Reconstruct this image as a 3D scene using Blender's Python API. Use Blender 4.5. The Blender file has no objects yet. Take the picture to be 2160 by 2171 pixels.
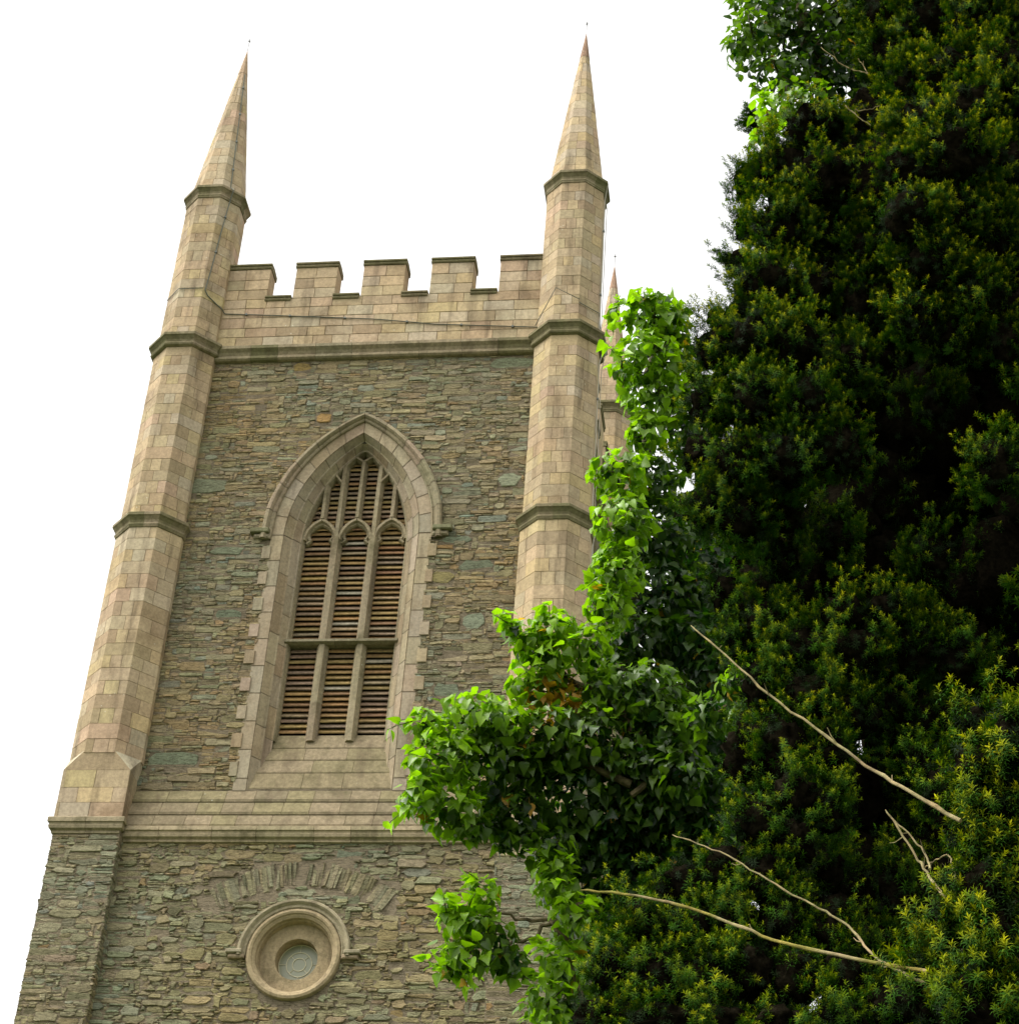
import bpy, math, random
import numpy as np
from mathutils import Matrix, Vector
rad = math.radians
S = bpy.context.scene
COL = S.collection

# ------------------------------------------------------------------ camera
CAM = np.array([8.9743, -34.4332, 1.6])
RX, ROLL, RZ, FPX = 2.1765, 0.0752, 0.1654, 4435.9647
def _rot():
    c, s = math.cos, math.sin
    Z = np.array([[c(RZ), -s(RZ), 0], [s(RZ), c(RZ), 0], [0, 0, 1]])
    X = np.array([[1, 0, 0], [0, c(RX), -s(RX)], [0, s(RX), c(RX)]])
    L = np.array([[c(ROLL), -s(ROLL), 0], [s(ROLL), c(ROLL), 0], [0, 0, 1]])
    return Z @ X @ L
CR = _rot()
cam = bpy.data.cameras.new("camera"); cam.sensor_fit = 'HORIZONTAL'; cam.sensor_width = 36
cam.lens = FPX / 2160 * 36; cam.clip_end = 5000; cam.clip_start = 0.1
co = bpy.data.objects.new("camera", cam); COL.objects.link(co)
M4 = np.eye(4); M4[:3, :3] = CR; M4[:3, 3] = CAM
co.matrix_world = Matrix(M4.tolist()); S.camera = co

# ------------------------------------------------------------------ sky, sun, exposure
SUN_EL, SUN_AZ = 58, 246          # azimuth from +Y clockwise: from the left, grazing the tower front
w = bpy.data.worlds.new("World"); S.world = w; w.use_nodes = True
nt = w.node_tree; nt.nodes.clear()
sky = nt.nodes.new('ShaderNodeTexSky'); sky.sky_type = 'NISHITA'; sky.sun_disc = False
sky.sun_elevation = rad(SUN_EL); sky.sun_rotation = rad(SUN_AZ)
sky.air_density = 1.0; sky.dust_density = 6; sky.ozone_density = 1
hs = nt.nodes.new('ShaderNodeHueSaturation'); hs.inputs['Saturation'].default_value = 0.0
hs.inputs['Value'].default_value = 1.4
gm = nt.nodes.new('ShaderNodeGamma'); gm.inputs['Gamma'].default_value = 0.75   # overcast: a flatter gradient than a clear sky's
bg = nt.nodes.new('ShaderNodeBackground'); bg.inputs['Strength'].default_value = 0.15
wo = nt.nodes.new('ShaderNodeOutputWorld')
nt.links.new(sky.outputs[0], gm.inputs['Color']); nt.links.new(gm.outputs[0], hs.inputs['Color']); nt.links.new(hs.outputs[0], bg.inputs['Color'])
nt.links.new(bg.outputs[0], wo.inputs['Surface'])
sl = bpy.data.lights.new("sun", 'SUN'); sl.energy = 0.85; sl.angle = rad(22); sl.color = (1.0, 0.95, 0.86)
so = bpy.data.objects.new("sun", sl); COL.objects.link(so)
az = rad(SUN_AZ); sd = Vector((math.sin(az) * math.cos(rad(SUN_EL)), math.cos(az) * math.cos(rad(SUN_EL)), math.sin(rad(SUN_EL))))
so.rotation_euler = sd.to_track_quat('Z', 'Y').to_euler(); so.location = (-30, -40, 60)
S.view_settings.view_transform = 'Standard'; S.view_settings.look = 'None'
S.view_settings.gamma = 1.0; S.view_settings.exposure = 1.5
S.render.resolution_x = 1018; S.render.resolution_y = 1024

# ------------------------------------------------------------------ helpers
def ray(px, py):
    return CR @ np.array([(px - 1080) / FPX, -(py - 1085.5) / FPX, -1.0])
K = 2160 / 1922
def at(ox, oy, H):                # overview pixel -> world point at horizontal distance H
    d = ray(ox * K, oy * K); return CAM + d * (H / math.hypot(d[0], d[1]))

class MB:
    """collects tinted polygons; builds ONE mesh"""
    def __init__(s): s.v = []; s.c = []; s.f = []
    def add(s, vs, fs, tint):
        b = len(s.v); s.v.extend(vs); s.c.extend([tint] * len(vs)); s.f.extend([[b + i for i in f] for f in fs])
    def box(s, x0, x1, y0, y1, z0, z1, tint, bev=0.0):
        if bev <= 0:
            v = [(x, y, z) for z in (z0, z1) for y in (y0, y1) for x in (x0, x1)]
            s.add(v, [(0, 2, 3, 1), (4, 5, 7, 6), (0, 1, 5, 4), (2, 6, 7, 3), (0, 4, 6, 2), (1, 3, 7, 5)], tint); return
        # chamfered on the front (min y) edges
        b = bev
        v = [(x0, y1, z0), (x1, y1, z0), (x1, y1, z1), (x0, y1, z1), (x0, y0 + b, z0), (x1, y0 + b, z0), (x1, y0 + b, z1), (x0, y0 + b, z1),
             (x0 + b, y0, z0 + b), (x1 - b, y0, z0 + b), (x1 - b, y0, z1 - b), (x0 + b, y0, z1 - b)]
        s.add(v, [(0, 3, 2, 1), (0, 1, 5, 4), (1, 2, 6, 5), (2, 3, 7, 6), (3, 0, 4, 7), (4, 5, 9, 8), (5, 6, 10, 9), (6, 7, 11, 10), (7, 4, 8, 11), (8, 9, 10, 11)], tint)
    def tube(s, pts, r, tint, n=6):
        pts = [np.array(p, float) for p in pts]; rs = r if isinstance(r, (list, tuple)) else [r] * len(pts)
        rings = []; up = None
        for i, p in enumerate(pts):
            t = pts[min(i + 1, len(pts) - 1)] - pts[max(i - 1, 0)]; t = t / (np.linalg.norm(t) + 1e-9)
            if up is None: up = np.cross(t, [0.3, 0.2, 1.0] if abs(t[2]) < .9 else [1, 0, 0])
            a = up - t * np.dot(up, t); a /= np.linalg.norm(a) + 1e-9; up = a; bb = np.cross(t, a)
            rings.append([tuple(p + rs[i] * (math.cos(2 * math.pi * k / n) * a + math.sin(2 * math.pi * k / n) * bb)) for k in range(n)])
        v = [q for rg in rings for q in rg]; f = []
        for i in range(len(rings) - 1):
            for k in range(n):
                f.append((i * n + k, i * n + (k + 1) % n, (i + 1) * n + (k + 1) % n, (i + 1) * n + k))
        f.append(tuple(range(n))[::-1]); f.append(tuple((len(rings) - 1) * n + k for k in range(n)))
        if isinstance(tint, list):
            b = len(s.v); s.v.extend(v); s.c.extend([c for c in tint for _ in range(n)]); s.f.extend([[b + i for i in q] for q in f])
        else: s.add(v, f, tint)
    def build(s, name, mat, parent=None, smooth=False):
        m = bpy.data.meshes.new(name); m.from_pydata([tuple(map(float, p)) for p in s.v], [], s.f)
        a = m.color_attributes.new('tint', 'FLOAT_COLOR', 'POINT')
        a.data.foreach_set('color', np.array([(c[0], c[1], c[2], 1.0) for c in s.c], np.float32).ravel())
        if smooth: m.polygons.foreach_set('use_smooth', [True] * len(m.polygons))
        m.materials.append(mat); m.update()
        if smooth: m.set_sharp_from_angle(angle=rad(28))
        o = bpy.data.objects.new(name, m); COL.objects.link(o)
        if parent: o.parent = parent
        return o
def np_mesh(name, V, F, C, mat, parent=None, smooth=False, mat2=None, n2=0):
    """V (n,3); F list of (m,k) index arrays; C (n,3) point tints"""
    m = bpy.data.meshes.new(name); m.vertices.add(len(V)); m.vertices.foreach_set('co', V.astype(np.float32).ravel())
    loops = np.concatenate([f.ravel() for f in F]); tot = np.concatenate([np.full(len(f), f.shape[1]) for f in F])
    start = np.concatenate([[0], np.cumsum(tot)[:-1]])
    m.loops.add(len(loops)); m.loops.foreach_set('vertex_index', loops.astype(np.int32))
    m.polygons.add(len(tot)); m.polygons.foreach_set('loop_start', start.astype(np.int32))
    if smooth: m.polygons.foreach_set('use_smooth', np.ones(len(tot), bool))
    a = m.color_attributes.new('tint', 'FLOAT_COLOR', 'POINT')
    a.data.foreach_set('color', np.hstack([C, np.ones((len(C), 1))]).astype(np.float32).ravel())
    m.materials.append(mat)
    if mat2:
        m.materials.append(mat2); mi = np.zeros(len(tot), np.int32); mi[len(tot) - n2:] = 1; m.polygons.foreach_set('material_index', mi)
    m.update(calc_edges=True); m.validate()
    o = bpy.data.objects.new(name, m); COL.objects.link(o)
    if parent: o.parent = parent
    return o
def empty(name, loc=(0, 0, 0), parent=None):
    o = bpy.data.objects.new(name, None); o.location = loc; COL.objects.link(o)
    if parent: o.parent = parent
    return o
def tag(o, label=None, cat=None, group=None, kind=None):
    for k, v in (('label', label), ('category', cat), ('group', group), ('kind', kind)):
        if v: o[k] = v
    return o

# ------------------------------------------------------------------ materials
def mat_new(name):
    m = bpy.data.materials.new(name); m.use_nodes = True
    n = m.node_tree; b = n.nodes['Principled BSDF']; return m, n, b
def stone_mat(name, grain=18, blotch=1.6, amp=.35, bump=.35, stain=(.10, .09, .05), stain_amt=.45, zsc=1.0, streak=.6, crack=0):
    m, n, b = mat_new(name); N = n.nodes; L = n.links
    at_ = N.new('ShaderNodeAttribute'); at_.attribute_name = 'tint'
    tc = N.new('ShaderNodeTexCoord')
    mp = N.new('ShaderNodeMapping'); mp.inputs['Scale'].default_value = (1, 1, zsc); L.new(tc.outputs['Object'], mp.inputs[0])
    n1 = N.new('ShaderNodeTexNoise'); n1.inputs['Scale'].default_value = grain; n1.inputs['Detail'].default_value = 6; n1.inputs['Roughness'].default_value = .7
    n2 = N.new('ShaderNodeTexNoise'); n2.inputs['Scale'].default_value = blotch; n2.inputs['Detail'].default_value = 8; n2.inputs['Roughness'].default_value = .68
    n3 = N.new('ShaderNodeTexNoise'); n3.inputs['Scale'].default_value = grain * 4; n3.inputs['Detail'].default_value = 4
    for q in (n1, n2, n3): L.new(mp.outputs[0], q.inputs['Vector'])
    mr = N.new('ShaderNodeMapRange'); mr.inputs[1].default_value = .3; mr.inputs[2].default_value = .7; mr.inputs[3].default_value = 1 - amp; mr.inputs[4].default_value = 1 + amp
    L.new(n1.outputs[0], mr.inputs[0])
    mul = N.new('ShaderNodeVectorMath'); mul.operation = 'SCALE'; L.new(at_.outputs['Color'], mul.inputs[0]); L.new(mr.outputs[0], mul.inputs['Scale'])
    r2 = N.new('ShaderNodeMapRange'); r2.inputs[1].default_value = .5; r2.inputs[2].default_value = .72; r2.inputs[3].default_value = 0; r2.inputs[4].default_value = stain_amt
    L.new(n2.outputs[0], r2.inputs[0])
    mx = N.new('ShaderNodeMix'); mx.data_type = 'RGBA'; L.new(r2.outputs[0], mx.inputs['Factor']); L.new(mul.outputs[0], mx.inputs['A'])
    mx.inputs['B'].default_value = (*stain, 1)
    # pale lichen specks
    v = N.new('ShaderNodeTexVoronoi'); v.inputs['Scale'].default_value = 7; L.new(mp.outputs[0], v.inputs['Vector'])
    r3 = N.new('ShaderNodeMapRange'); r3.inputs[1].default_value = .12; r3.inputs[2].default_value = .07; r3.inputs[3].default_value = 0; r3.inputs[4].default_value = 1
    L.new(v.outputs['Distance'], r3.inputs[0])
    n4 = N.new('ShaderNodeTexNoise'); n4.inputs['Scale'].default_value = .9; L.new(mp.outputs[0], n4.inputs['Vector'])
    r4 = N.new('ShaderNodeMapRange'); r4.inputs[1].default_value = .58; r4.inputs[2].default_value = .66; r4.inputs[3].default_value = 0; r4.inputs[4].default_value = .85; L.new(n4.outputs[0], r4.inputs[0])
    mm = N.new('ShaderNodeMath'); mm.operation = 'MULTIPLY'; L.new(r3.outputs[0], mm.inputs[0]); L.new(r4.outputs[0], mm.inputs[1])
    mx2 = N.new('ShaderNodeMix'); mx2.data_type = 'RGBA'; L.new(mm.outputs[0], mx2.inputs['Factor']); L.new(mx.outputs['Result'], mx2.inputs['A']); mx2.inputs['B'].default_value = (.62, .60, .48, 1)
    mp5 = N.new('ShaderNodeMapping'); mp5.inputs['Scale'].default_value = (3.2, 3.2, .38); L.new(tc.outputs['Object'], mp5.inputs[0])
    n5 = N.new('ShaderNodeTexNoise'); n5.inputs['Scale'].default_value = 1.1; n5.inputs['Detail'].default_value = 5; n5.inputs['Roughness'].default_value = .62; L.new(mp5.outputs[0], n5.inputs['Vector'])
    r5 = N.new('ShaderNodeMapRange'); r5.inputs[1].default_value = .52; r5.inputs[2].default_value = .72; r5.inputs[3].default_value = 0; r5.inputs[4].default_value = streak; L.new(n5.outputs[0], r5.inputs[0])
    mx5 = N.new('ShaderNodeMix'); mx5.data_type = 'RGBA'; L.new(r5.outputs[0], mx5.inputs['Factor']); L.new(mx2.outputs['Result'], mx5.inputs['A']); mx5.inputs['B'].default_value = (.09, .065, .04, 1)
    last = mx5.outputs['Result']
    if crack:        # thin bedding cracks running along the slates
        mp6 = N.new('ShaderNodeMapping'); mp6.inputs['Scale'].default_value = (2.2, 2.2, 9); L.new(tc.outputs['Object'], mp6.inputs[0])
        n6 = N.new('ShaderNodeTexNoise'); n6.inputs['Scale'].default_value = 1.6; n6.inputs['Detail'].default_value = 5; n6.inputs['Roughness'].default_value = .6; L.new(mp6.outputs[0], n6.inputs['Vector'])
        sb = N.new('ShaderNodeMath'); sb.operation = 'SUBTRACT'; L.new(n6.outputs[0], sb.inputs[0]); sb.inputs[1].default_value = .5
        ab = N.new('ShaderNodeMath'); ab.operation = 'ABSOLUTE'; L.new(sb.outputs[0], ab.inputs[0])
        r6 = N.new('ShaderNodeMapRange'); r6.inputs[1].default_value = .004; r6.inputs[2].default_value = .022; r6.inputs[3].default_value = crack; r6.inputs[4].default_value = 0; L.new(ab.outputs[0], r6.inputs[0])
        mx6 = N.new('ShaderNodeMix'); mx6.data_type = 'RGBA'; L.new(r6.outputs[0], mx6.inputs['Factor']); L.new(last, mx6.inputs['A']); mx6.inputs['B'].default_value = (.05, .04, .022, 1); last = mx6.outputs['Result']
    L.new(last, b.inputs['Base Color'])
    ad = N.new('ShaderNodeMath'); ad.operation = 'ADD'; L.new(n1.outputs[0], ad.inputs[0]); L.new(n3.outputs[0], ad.inputs[1])
    bp = N.new('ShaderNodeBump'); bp.inputs['Strength'].default_value = bump; bp.inputs['Distance'].default_value = .03; L.new(ad.outputs[0], bp.inputs['Height'])
    L.new(bp.outputs[0], b.inputs['Normal']); b.inputs['Roughness'].default_value = .92; b.inputs['Specular IOR Level'].default_value = .15
    return m
M_ASH = stone_mat('ashlar_sandstone', 16, 1.3, .24, .3, (.16, .105, .055), .6)
M_MOULD = stone_mat('weathered_moulding', 14, 2.0, .30, .35, (.085, .075, .035), .8)
M_RUB = stone_mat('slate_rubble', 8, 2.4, .42, 1.0, (.11, .09, .05), .35, zsc=4.5, streak=.2, crack=.6)
def tint_mat(name, rough=.6, spec=.3, noise=0, scale=30, bump=0, trans=0):
    m, n, b = mat_new(name); N = n.nodes; L = n.links
    a = N.new('ShaderNodeAttribute'); a.attribute_name = 'tint'; src = a.outputs['Color']
    if noise:
        tc = N.new('ShaderNodeTexCoord'); t = N.new('ShaderNodeTexNoise'); t.inputs['Scale'].default_value = scale; t.inputs['Detail'].default_value = 5
        L.new(tc.outputs['Object'], t.inputs['Vector'])
        r = N.new('ShaderNodeMapRange'); r.inputs[1].default_value = .3; r.inputs[2].default_value = .7; r.inputs[3].default_value = 1 - noise; r.inputs[4].default_value = 1 + noise
        L.new(t.outputs[0], r.inputs[0]); s = N.new('ShaderNodeVectorMath'); s.operation = 'SCALE'; L.new(src, s.inputs[0]); L.new(r.outputs[0], s.inputs['Scale']); src = s.outputs[0]
        if bump:
            bp = N.new('ShaderNodeBump'); bp.inputs['Strength'].default_value = bump; bp.inputs['Distance'].default_value = .01; L.new(t.outputs[0], bp.inputs['Height']); L.new(bp.outputs[0], b.inputs['Normal'])
    L.new(src, b.inputs['Base Color']); b.inputs['Roughness'].default_value = rough; b.inputs['Specular IOR Level'].default_value = spec
    if trans:
        tr = N.new('ShaderNodeBsdfTranslucent'); g = N.new('ShaderNodeVectorMath'); g.operation = 'MULTIPLY'; g.inputs[1].default_value = (1.5, 1.75, .35)
        L.new(src, g.inputs[0]); L.new(g.outputs[0], tr.inputs['Color'])
        ms = N.new('ShaderNodeMixShader'); ms.inputs[0].default_value = trans
        L.new(b.outputs[0], ms.inputs[1]); L.new(tr.outputs[0], ms.inputs[2]); L.new(ms.outputs[0], N['Material Output'].inputs['Surface'])
    return m
M_WOOD = tint_mat('louvre_wood', .7, .25, .35, 14, .3)
M_METAL = tint_mat('conductor_metal', .55, .4)
M_GLAZ = tint_mat('painted_glazing_bar', .6, .3)
M_DARK = tint_mat('unlit_chamber_dark', .9, .1)  # near black, in place of the shade behind the louvres
M_BARK = tint_mat('bark', .9, .15, .45, 30, .6)
M_IVY = tint_mat('ivy_leaf', .38, .4, .14, 25, 0, .45)
M_CORE = tint_mat('shade_dark_core', 1.0, 0.0, .5, 60, .8)  # near-black twig cores, painting the shade inside the yew crowns
M_YEW = tint_mat('yew_needle', .65, .03, 0, 1, 0, .14)
def glass_mat():
    m, n, b = mat_new('old_glass'); b.inputs['Base Color'].default_value = (.27, .28, .19, 1); b.inputs['Roughness'].default_value = .35  # greenish grey lifted to paint in the sky's reflection
    b.inputs['Specular IOR Level'].default_value = .5; return m
M_GLASS = glass_mat()

# ------------------------------------------------------------------ stone tints
rnd = random.Random(7)
def vary(c, r, a=.1):
    k = 1 + r.uniform(-a, a); return tuple(max(0, x * k * (1 + r.uniform(-a * .3, a * .3))) for x in c)
ASH = [(.345, .27, .158), (.36, .285, .168), (.34, .278, .175), (.345, .26, .165), (.33, .268, .165), (.37, .295, .157), (.315, .25, .148), (.345, .29, .195), (.285, .22, .13), (.35, .275, .16)]
RUB = [(.235, .205, .125), (.255, .20, .115), (.205, .20, .13), (.27, .215, .13), (.225, .22, .15), (.195, .17, .105), (.275, .23, .14), (.225, .18, .11), (.21, .215, .15), (.245, .20, .125)]
RUBX = [(.36, .23, .10), (.24, .265, .20), (.30, .22, .15), (.14, .13, .09), (.255, .27, .215), (.33, .26, .145), (.22, .245, .185)]
JOINT = (.19, .15, .095)
MORT = (.29, .235, .155)
ASH = [(1.21 * a, 1.17 * b, 1.2 * c) for a, b, c in ASH]; RUB = [tuple(1.2 * q for q in c) for c in RUB]; RUBX = [tuple(1.15 * q for q in c) for c in RUBX]
RUB = [(r_ * 1.2, g_ * 1.14, b_ * 1.0) for r_, g_, b_ in RUB]; RUBX = [tuple(1.1 * q for q in c) for c in RUBX]
def _calm(P, k, m=(.285, .25, .16)): return [tuple(q * (1 - k) + w * k for q, w in zip(c, m)) for c in P]
RUB = [(q[0] * 1.08, q[1] * 1.06, q[2] * 1.08) for q in _calm(RUB, .35)]; RUBX = _calm(RUBX, .4)
def ash(r): return vary(r.choice(ASH), r, .09)

# ------------------------------------------------------------------ masonry builders
def ring_masonry(mb, cx, cy, poly, zs, joints, r, gap=.0045, rec=.012):
    """poly(z)->n vertices about 0,0 (counter-clockwise). joints(k, n)->sorted perimeter params"""
    n = len(poly(zs[0]))
    def P(s, z, dr=0):
        pv = poly(z); i = int(math.floor(s)) % n; t = s - math.floor(s); a = pv[i]; b = pv[(i + 1) % n]
        x = a[0] + (b[0] - a[0]) * t; y = a[1] + (b[1] - a[1]) * t
        R_ = math.hypot(*pv[0]); k = max(0.0, (R_ - dr) / R_) if R_ > 1e-6 else 0
        return (cx + x * k, cy + y * k, z)
    for k in range(len(zs) - 1):
        z0, z1 = zs[k], zs[k + 1]
        v = [P(i, z0, rec) for i in range(n)] + [P(i, z1, rec) for i in range(n)]
        mb.add(v, [(i, (i + 1) % n, n + (i + 1) % n, n + i) for i in range(n)], JOINT)
        J = joints(k, n)
        for a, b in zip(J, J[1:] + [J[0] + n]):
            e = math.dist(poly(z0)[0], poly(z0)[1]); ga = gap / max(e, .02)
            s0, s1 = a + ga, b - ga
            if s1 <= s0: continue
            ss = [s0] + [c for c in range(math.ceil(s0), math.floor(s1) + 1) if s0 < c < s1] + [s1]
            m = len(ss); g = min(gap, (z1 - z0) * .2); out = r.uniform(-.002, .004)
            v = [P(s, z0 + g, -out) for s in ss] + [P(s, z1 - g, -out) for s in ss] + [P(s, z0 + g * .3, rec) for s in ss] + [P(s, z1 - g * .3, rec) for s in ss]
            f = []
            for i in range(m - 1):
                f += [(i, i + 1, m + i + 1, m + i), (2 * m + i, 2 * m + i + 1, i + 1, i), (m + i, m + i + 1, 3 * m + i + 1, 3 * m + i)]
            f += [(2 * m, 0, m, 3 * m), (m - 1, 3 * m - 1, 4 * m - 1, 2 * m - 1)]
            mb.add(v, f, ash(r))
T8 = math.tan(math.pi / 8)
def octa(a): return [(-T8 * a, -a), (T8 * a, -a), (a, -T8 * a), (a, T8 * a), (T8 * a, a), (-T8 * a, a), (-a, T8 * a), (-a, -T8 * a)]
def sqr(a): return [(-a, -a), (a, -a), (a, a), (-a, a)]
def oct_joints(r, dens=1):
    def J(k, n):
        o = []
        for i in range(n):
            if i % 2 == 0:
                if k % 2 == 0: o += [i + r.uniform(.22, .3), i + r.uniform(.66, .76)] if dens > .7 else [i + .5]
                elif r.random() < .35: o += [i + r.uniform(.4, .6)]
            else:
                if k % 2: o += [i + r.uniform(.35, .65)]
                elif r.random() < .5: o += [i + r.uniform(.3, .7)]
        return o or [0.5]
    return J
def courses(z0, z1, h, r):
    n = max(1, round((z1 - z0) / h)); zz = [z0]
    w_ = [1 + r.uniform(-.1, .1) for _ in range(n)]; t = sum(w_)
    for q in w_: zz.append(zz[-1] + (z1 - z0) * q / t)
    return zz
def sweep_ring(mb, cx, cy, shape, prof, tints):
    """mitred moulding: prof = [(apothem, z)]; shape(a)->polygon"""
    n = len(shape(1)); base = []
    for a, z in prof: base.append([(cx + x, cy + y, z) for x, y in shape(a)])
    for i in range(n):
        for sub in range(2):
            t0, t1 = (0, .497) if sub == 0 else (.503, 1)
            v = []
            for ringp in base:
                a = np.array(ringp[i]); b = np.array(ringp[(i + 1) % n]); v += [tuple(a + (b - a) * t0), tuple(a + (b - a) * t1)]
            f = [(2 * k + 1, 2 * k, 2 * k + 2, 2 * k + 3) for k in range(len(prof) - 1)]
            mb.add(v, f, rnd.choice(tints))
        v = []
        for (a_, z), ringp in zip(prof, base):      # joint strip, recessed a hair
            a = np.array(ringp[i]); b = np.array(ringp[(i + 1) % n]); c = np.array((cx, cy, z)); k = .994
            v += [tuple(c + (a + (b - a) * .496 - c) * k), tuple(c + (a + (b - a) * .504 - c) * k)]
        mb.add(v, [(2 * k + 1, 2 * k, 2 * k + 2, 2 * k + 3) for k in range(len(prof) - 1)], JOINT)
def extrude_x(mb, prof, x0, x1, seg, r, tints, gap=.004):
    """prof = [(y,z)] from top back over the front to the bottom back"""
    n = max(1, round((x1 - x0) / seg)); xs = [x0]
    w_ = [1 + r.uniform(-.25, .25) for _ in range(n)]; t = sum(w_)
    for q in w_: xs.append(xs[-1] + (x1 - x0) * q / t)
    m = len(prof)
    for a, b in zip(xs, xs[1:]):
        a += gap; b -= gap
        v = [(a, y, z) for y, z in prof] + [(b, y, z) for y, z in prof]
        f = [(i, i + 1, m + i + 1, m + i) for i in range(m - 1)] + [(m - 1, 0, m, 2 * m - 1), tuple(range(m))[::-1], tuple(range(m, 2 * m))]
        mb.add(v, f, r.choice(tints) if callable(tints) is False else tints(r))
def stone_poly(mb, x0, x1, z0, z1, y, dep, r, tint, rough=1.0, ang=0, gap=.006):
    w_, h = x1 - x0, z1 - z0; cx, cz = (x0 + x1) / 2, (z0 + z1) / 2
    c = min(h * .35, w_ * .2) * r.uniform(.35, 1) * rough; j = min(.016, h * .2) * rough
    hw, hh = w_ / 2 - gap, h / 2 - gap * .7
    P = [(-hw + c, -hh), (0, -hh), (hw - c, -hh), (hw, -hh + c), (hw, hh - c * r.uniform(.3, 1)), (hw - c, hh), (w_ * r.uniform(-.15, .15), hh), (-hw + c, hh), (-hw, hh - c), (-hw, -hh + c * r.uniform(.3, 1))]
    P = [(x + r.uniform(-j, j) * 1.6, z + r.uniform(-j, j)) for x, z in P]
    if w_ > .25: P = [(x, z + (x / w_) * r.uniform(-.1, .1) * 0) for x, z in P]
    ca, sa = math.cos(ang), math.sin(ang); n = len(P); bv = min(.012, h * .18)
    o = [(cx + x * ca - z * sa, cz + x * sa + z * ca) for x, z in P]
    i_ = [(cx + (x * ca - z * sa) * (1 - bv / max(hw, .01)), cz + (x * sa + z * ca) * (1 - bv / max(hh, .01) * (1 if not ang else .4))) for x, z in P]
    tl = r.uniform(-.1, .1); tz = r.uniform(-.25, .15)
    v = [(a, y + .03, b) for a, b in o] + [(a, y - dep + .010, b) for a, b in o] + [(a, y - dep + (a - cx) * tl * .3 + (b - cz) * tz + r.uniform(-.002, .002), b) for a, b in i_]
    f = [(k, (k + 1) % n, n + (k + 1) % n, n + k) for k in range(n)] + [(n + k, n + (k + 1) % n, 2 * n + (k + 1) % n, 2 * n + k) for k in range(n)] + [tuple(range(2 * n, 3 * n))]
    mb.add(v, f, tint)
def rubble(mb, x0, x1, z0, z1, y, r, hole=None, special=(), hs_=(.035, .14), ws=(.12, .6), cell=.02, pal=RUB, palx=RUBX, px=.10, rough=1.0, dmax=.035, gap=.006):
    n = int(round((x1 - x0) / cell)); sky_ = np.full(n, float(z0))
    for (a, b, c, d, t) in special:
        g3 = sum(t) / 3; t = tuple(k * (.8 * q + .2 * g3) for q, k in zip(t, (.95, .95, .72))); stone_poly(mb, a, b, c, d, y, dmax * .5, r, t, 1.5)
    while True:
        i = int(np.argmin(sky_)); h0 = sky_[i]
        if h0 >= z1 - .012: break
        j = i
        while j < n and abs(sky_[j] - h0) < .008: j += 1
        k = r.random(); h = r.uniform(hs_[0], hs_[0] + (hs_[1] - hs_[0]) * (k ** 1.35))
        wd = h * r.uniform(1.8, 6.5) if r.random() < .8 else h * r.uniform(1, 2); wd = min(max(wd, ws[0]), ws[1])
        c = int(wd / cell); m = j - i
        if m - c < int(.07 / cell): c = m
        if m > int(ws[1] * 1.3 / cell): pass
        left = h0 + h
        for q in ([sky_[i - 1]] if i > 0 else []) + ([sky_[i + c]] if i + c < n else []):
            if abs(q - left) < .03 and q > h0 + .02: h = q - h0
        top = min(h0 + h, z1)
        if z1 - top < .03: top = z1
        if c * cell < .07 and top - h0 > .05 and m == c: top = h0 + max(.03, min(h, .06))
        a, b = x0 + i * cell, x0 + (i + c) * cell; sky_[i:i + c] = top
        if hole:
            hw = max(hole(h0 + .005), hole(top - .005))
            if hw > 0:
                if a >= -hw and b <= hw: continue
                if a < -hw < b: b = -hw
                if a < hw < b and b > hw and a > -hw: a = hw
                if b - a < .03: continue
        if any(a < s1 - .01 and b > s0 + .01 and h0 < d - .005 and top > c_ + .005 for s0, s1, c_, d, _ in special):
            done = False
            for s0, s1, c_, d, _ in special:
                if a < s0 - .06 < b and h0 < d and top > c_: b = s0; done = True
                elif a < s1 + .06 < b and h0 < d and top > c_: a = s1; done = True
            if not done or b - a < .04: continue
        g_ = .5 + .5 * math.sin(a * 1.1 + math.sin(h0 * .9) * 1.7 + 1.3) * math.cos(h0 * .7 + a * .45); tn = vary(r.choice(palx if r.random() < px else pal), r, .15)
        tn = (tn[0] * (1.09 - .19 * g_), tn[1], tn[2] * (.84 + .2 * g_))
        stone_poly(mb, a, b, h0, top, y, r.uniform(0, 1) ** 1.6 * dmax, r, tn, rough, gap=gap)

# ------------------------------------------------------------------ ground
def plain(name, col, rough=.9, col2=None, scale=4):
    m, n, b = mat_new(name); N = n.nodes; L = n.links; tc = N.new('ShaderNodeTexCoord'); t = N.new('ShaderNodeTexNoise'); t.inputs['Scale'].default_value = scale; t.inputs['Detail'].default_value = 8
    L.new(tc.outputs['Object'], t.inputs['Vector']); mx = N.new('ShaderNodeMix'); mx.data_type = 'RGBA'; L.new(t.outputs[0], mx.inputs['Factor']); mx.inputs['A'].default_value = (*col, 1); mx.inputs['B'].default_value = (*(col2 or col), 1)
    L.new(mx.outputs['Result'], b.inputs['Base Color']); b.inputs['Roughness'].default_value = rough; return m
g = MB(); g.add([(-1500, -1500, 0), (1500, -1500, 0), (1500, 1500, 0), (-1500, 1500, 0)], [(0, 1, 2, 3)], (0, 0, 0))
tag(g.build('ground', plain('churchyard_grass', (.035, .055, .015), .95, (.06, .085, .025), .8)), kind='structure')

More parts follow.
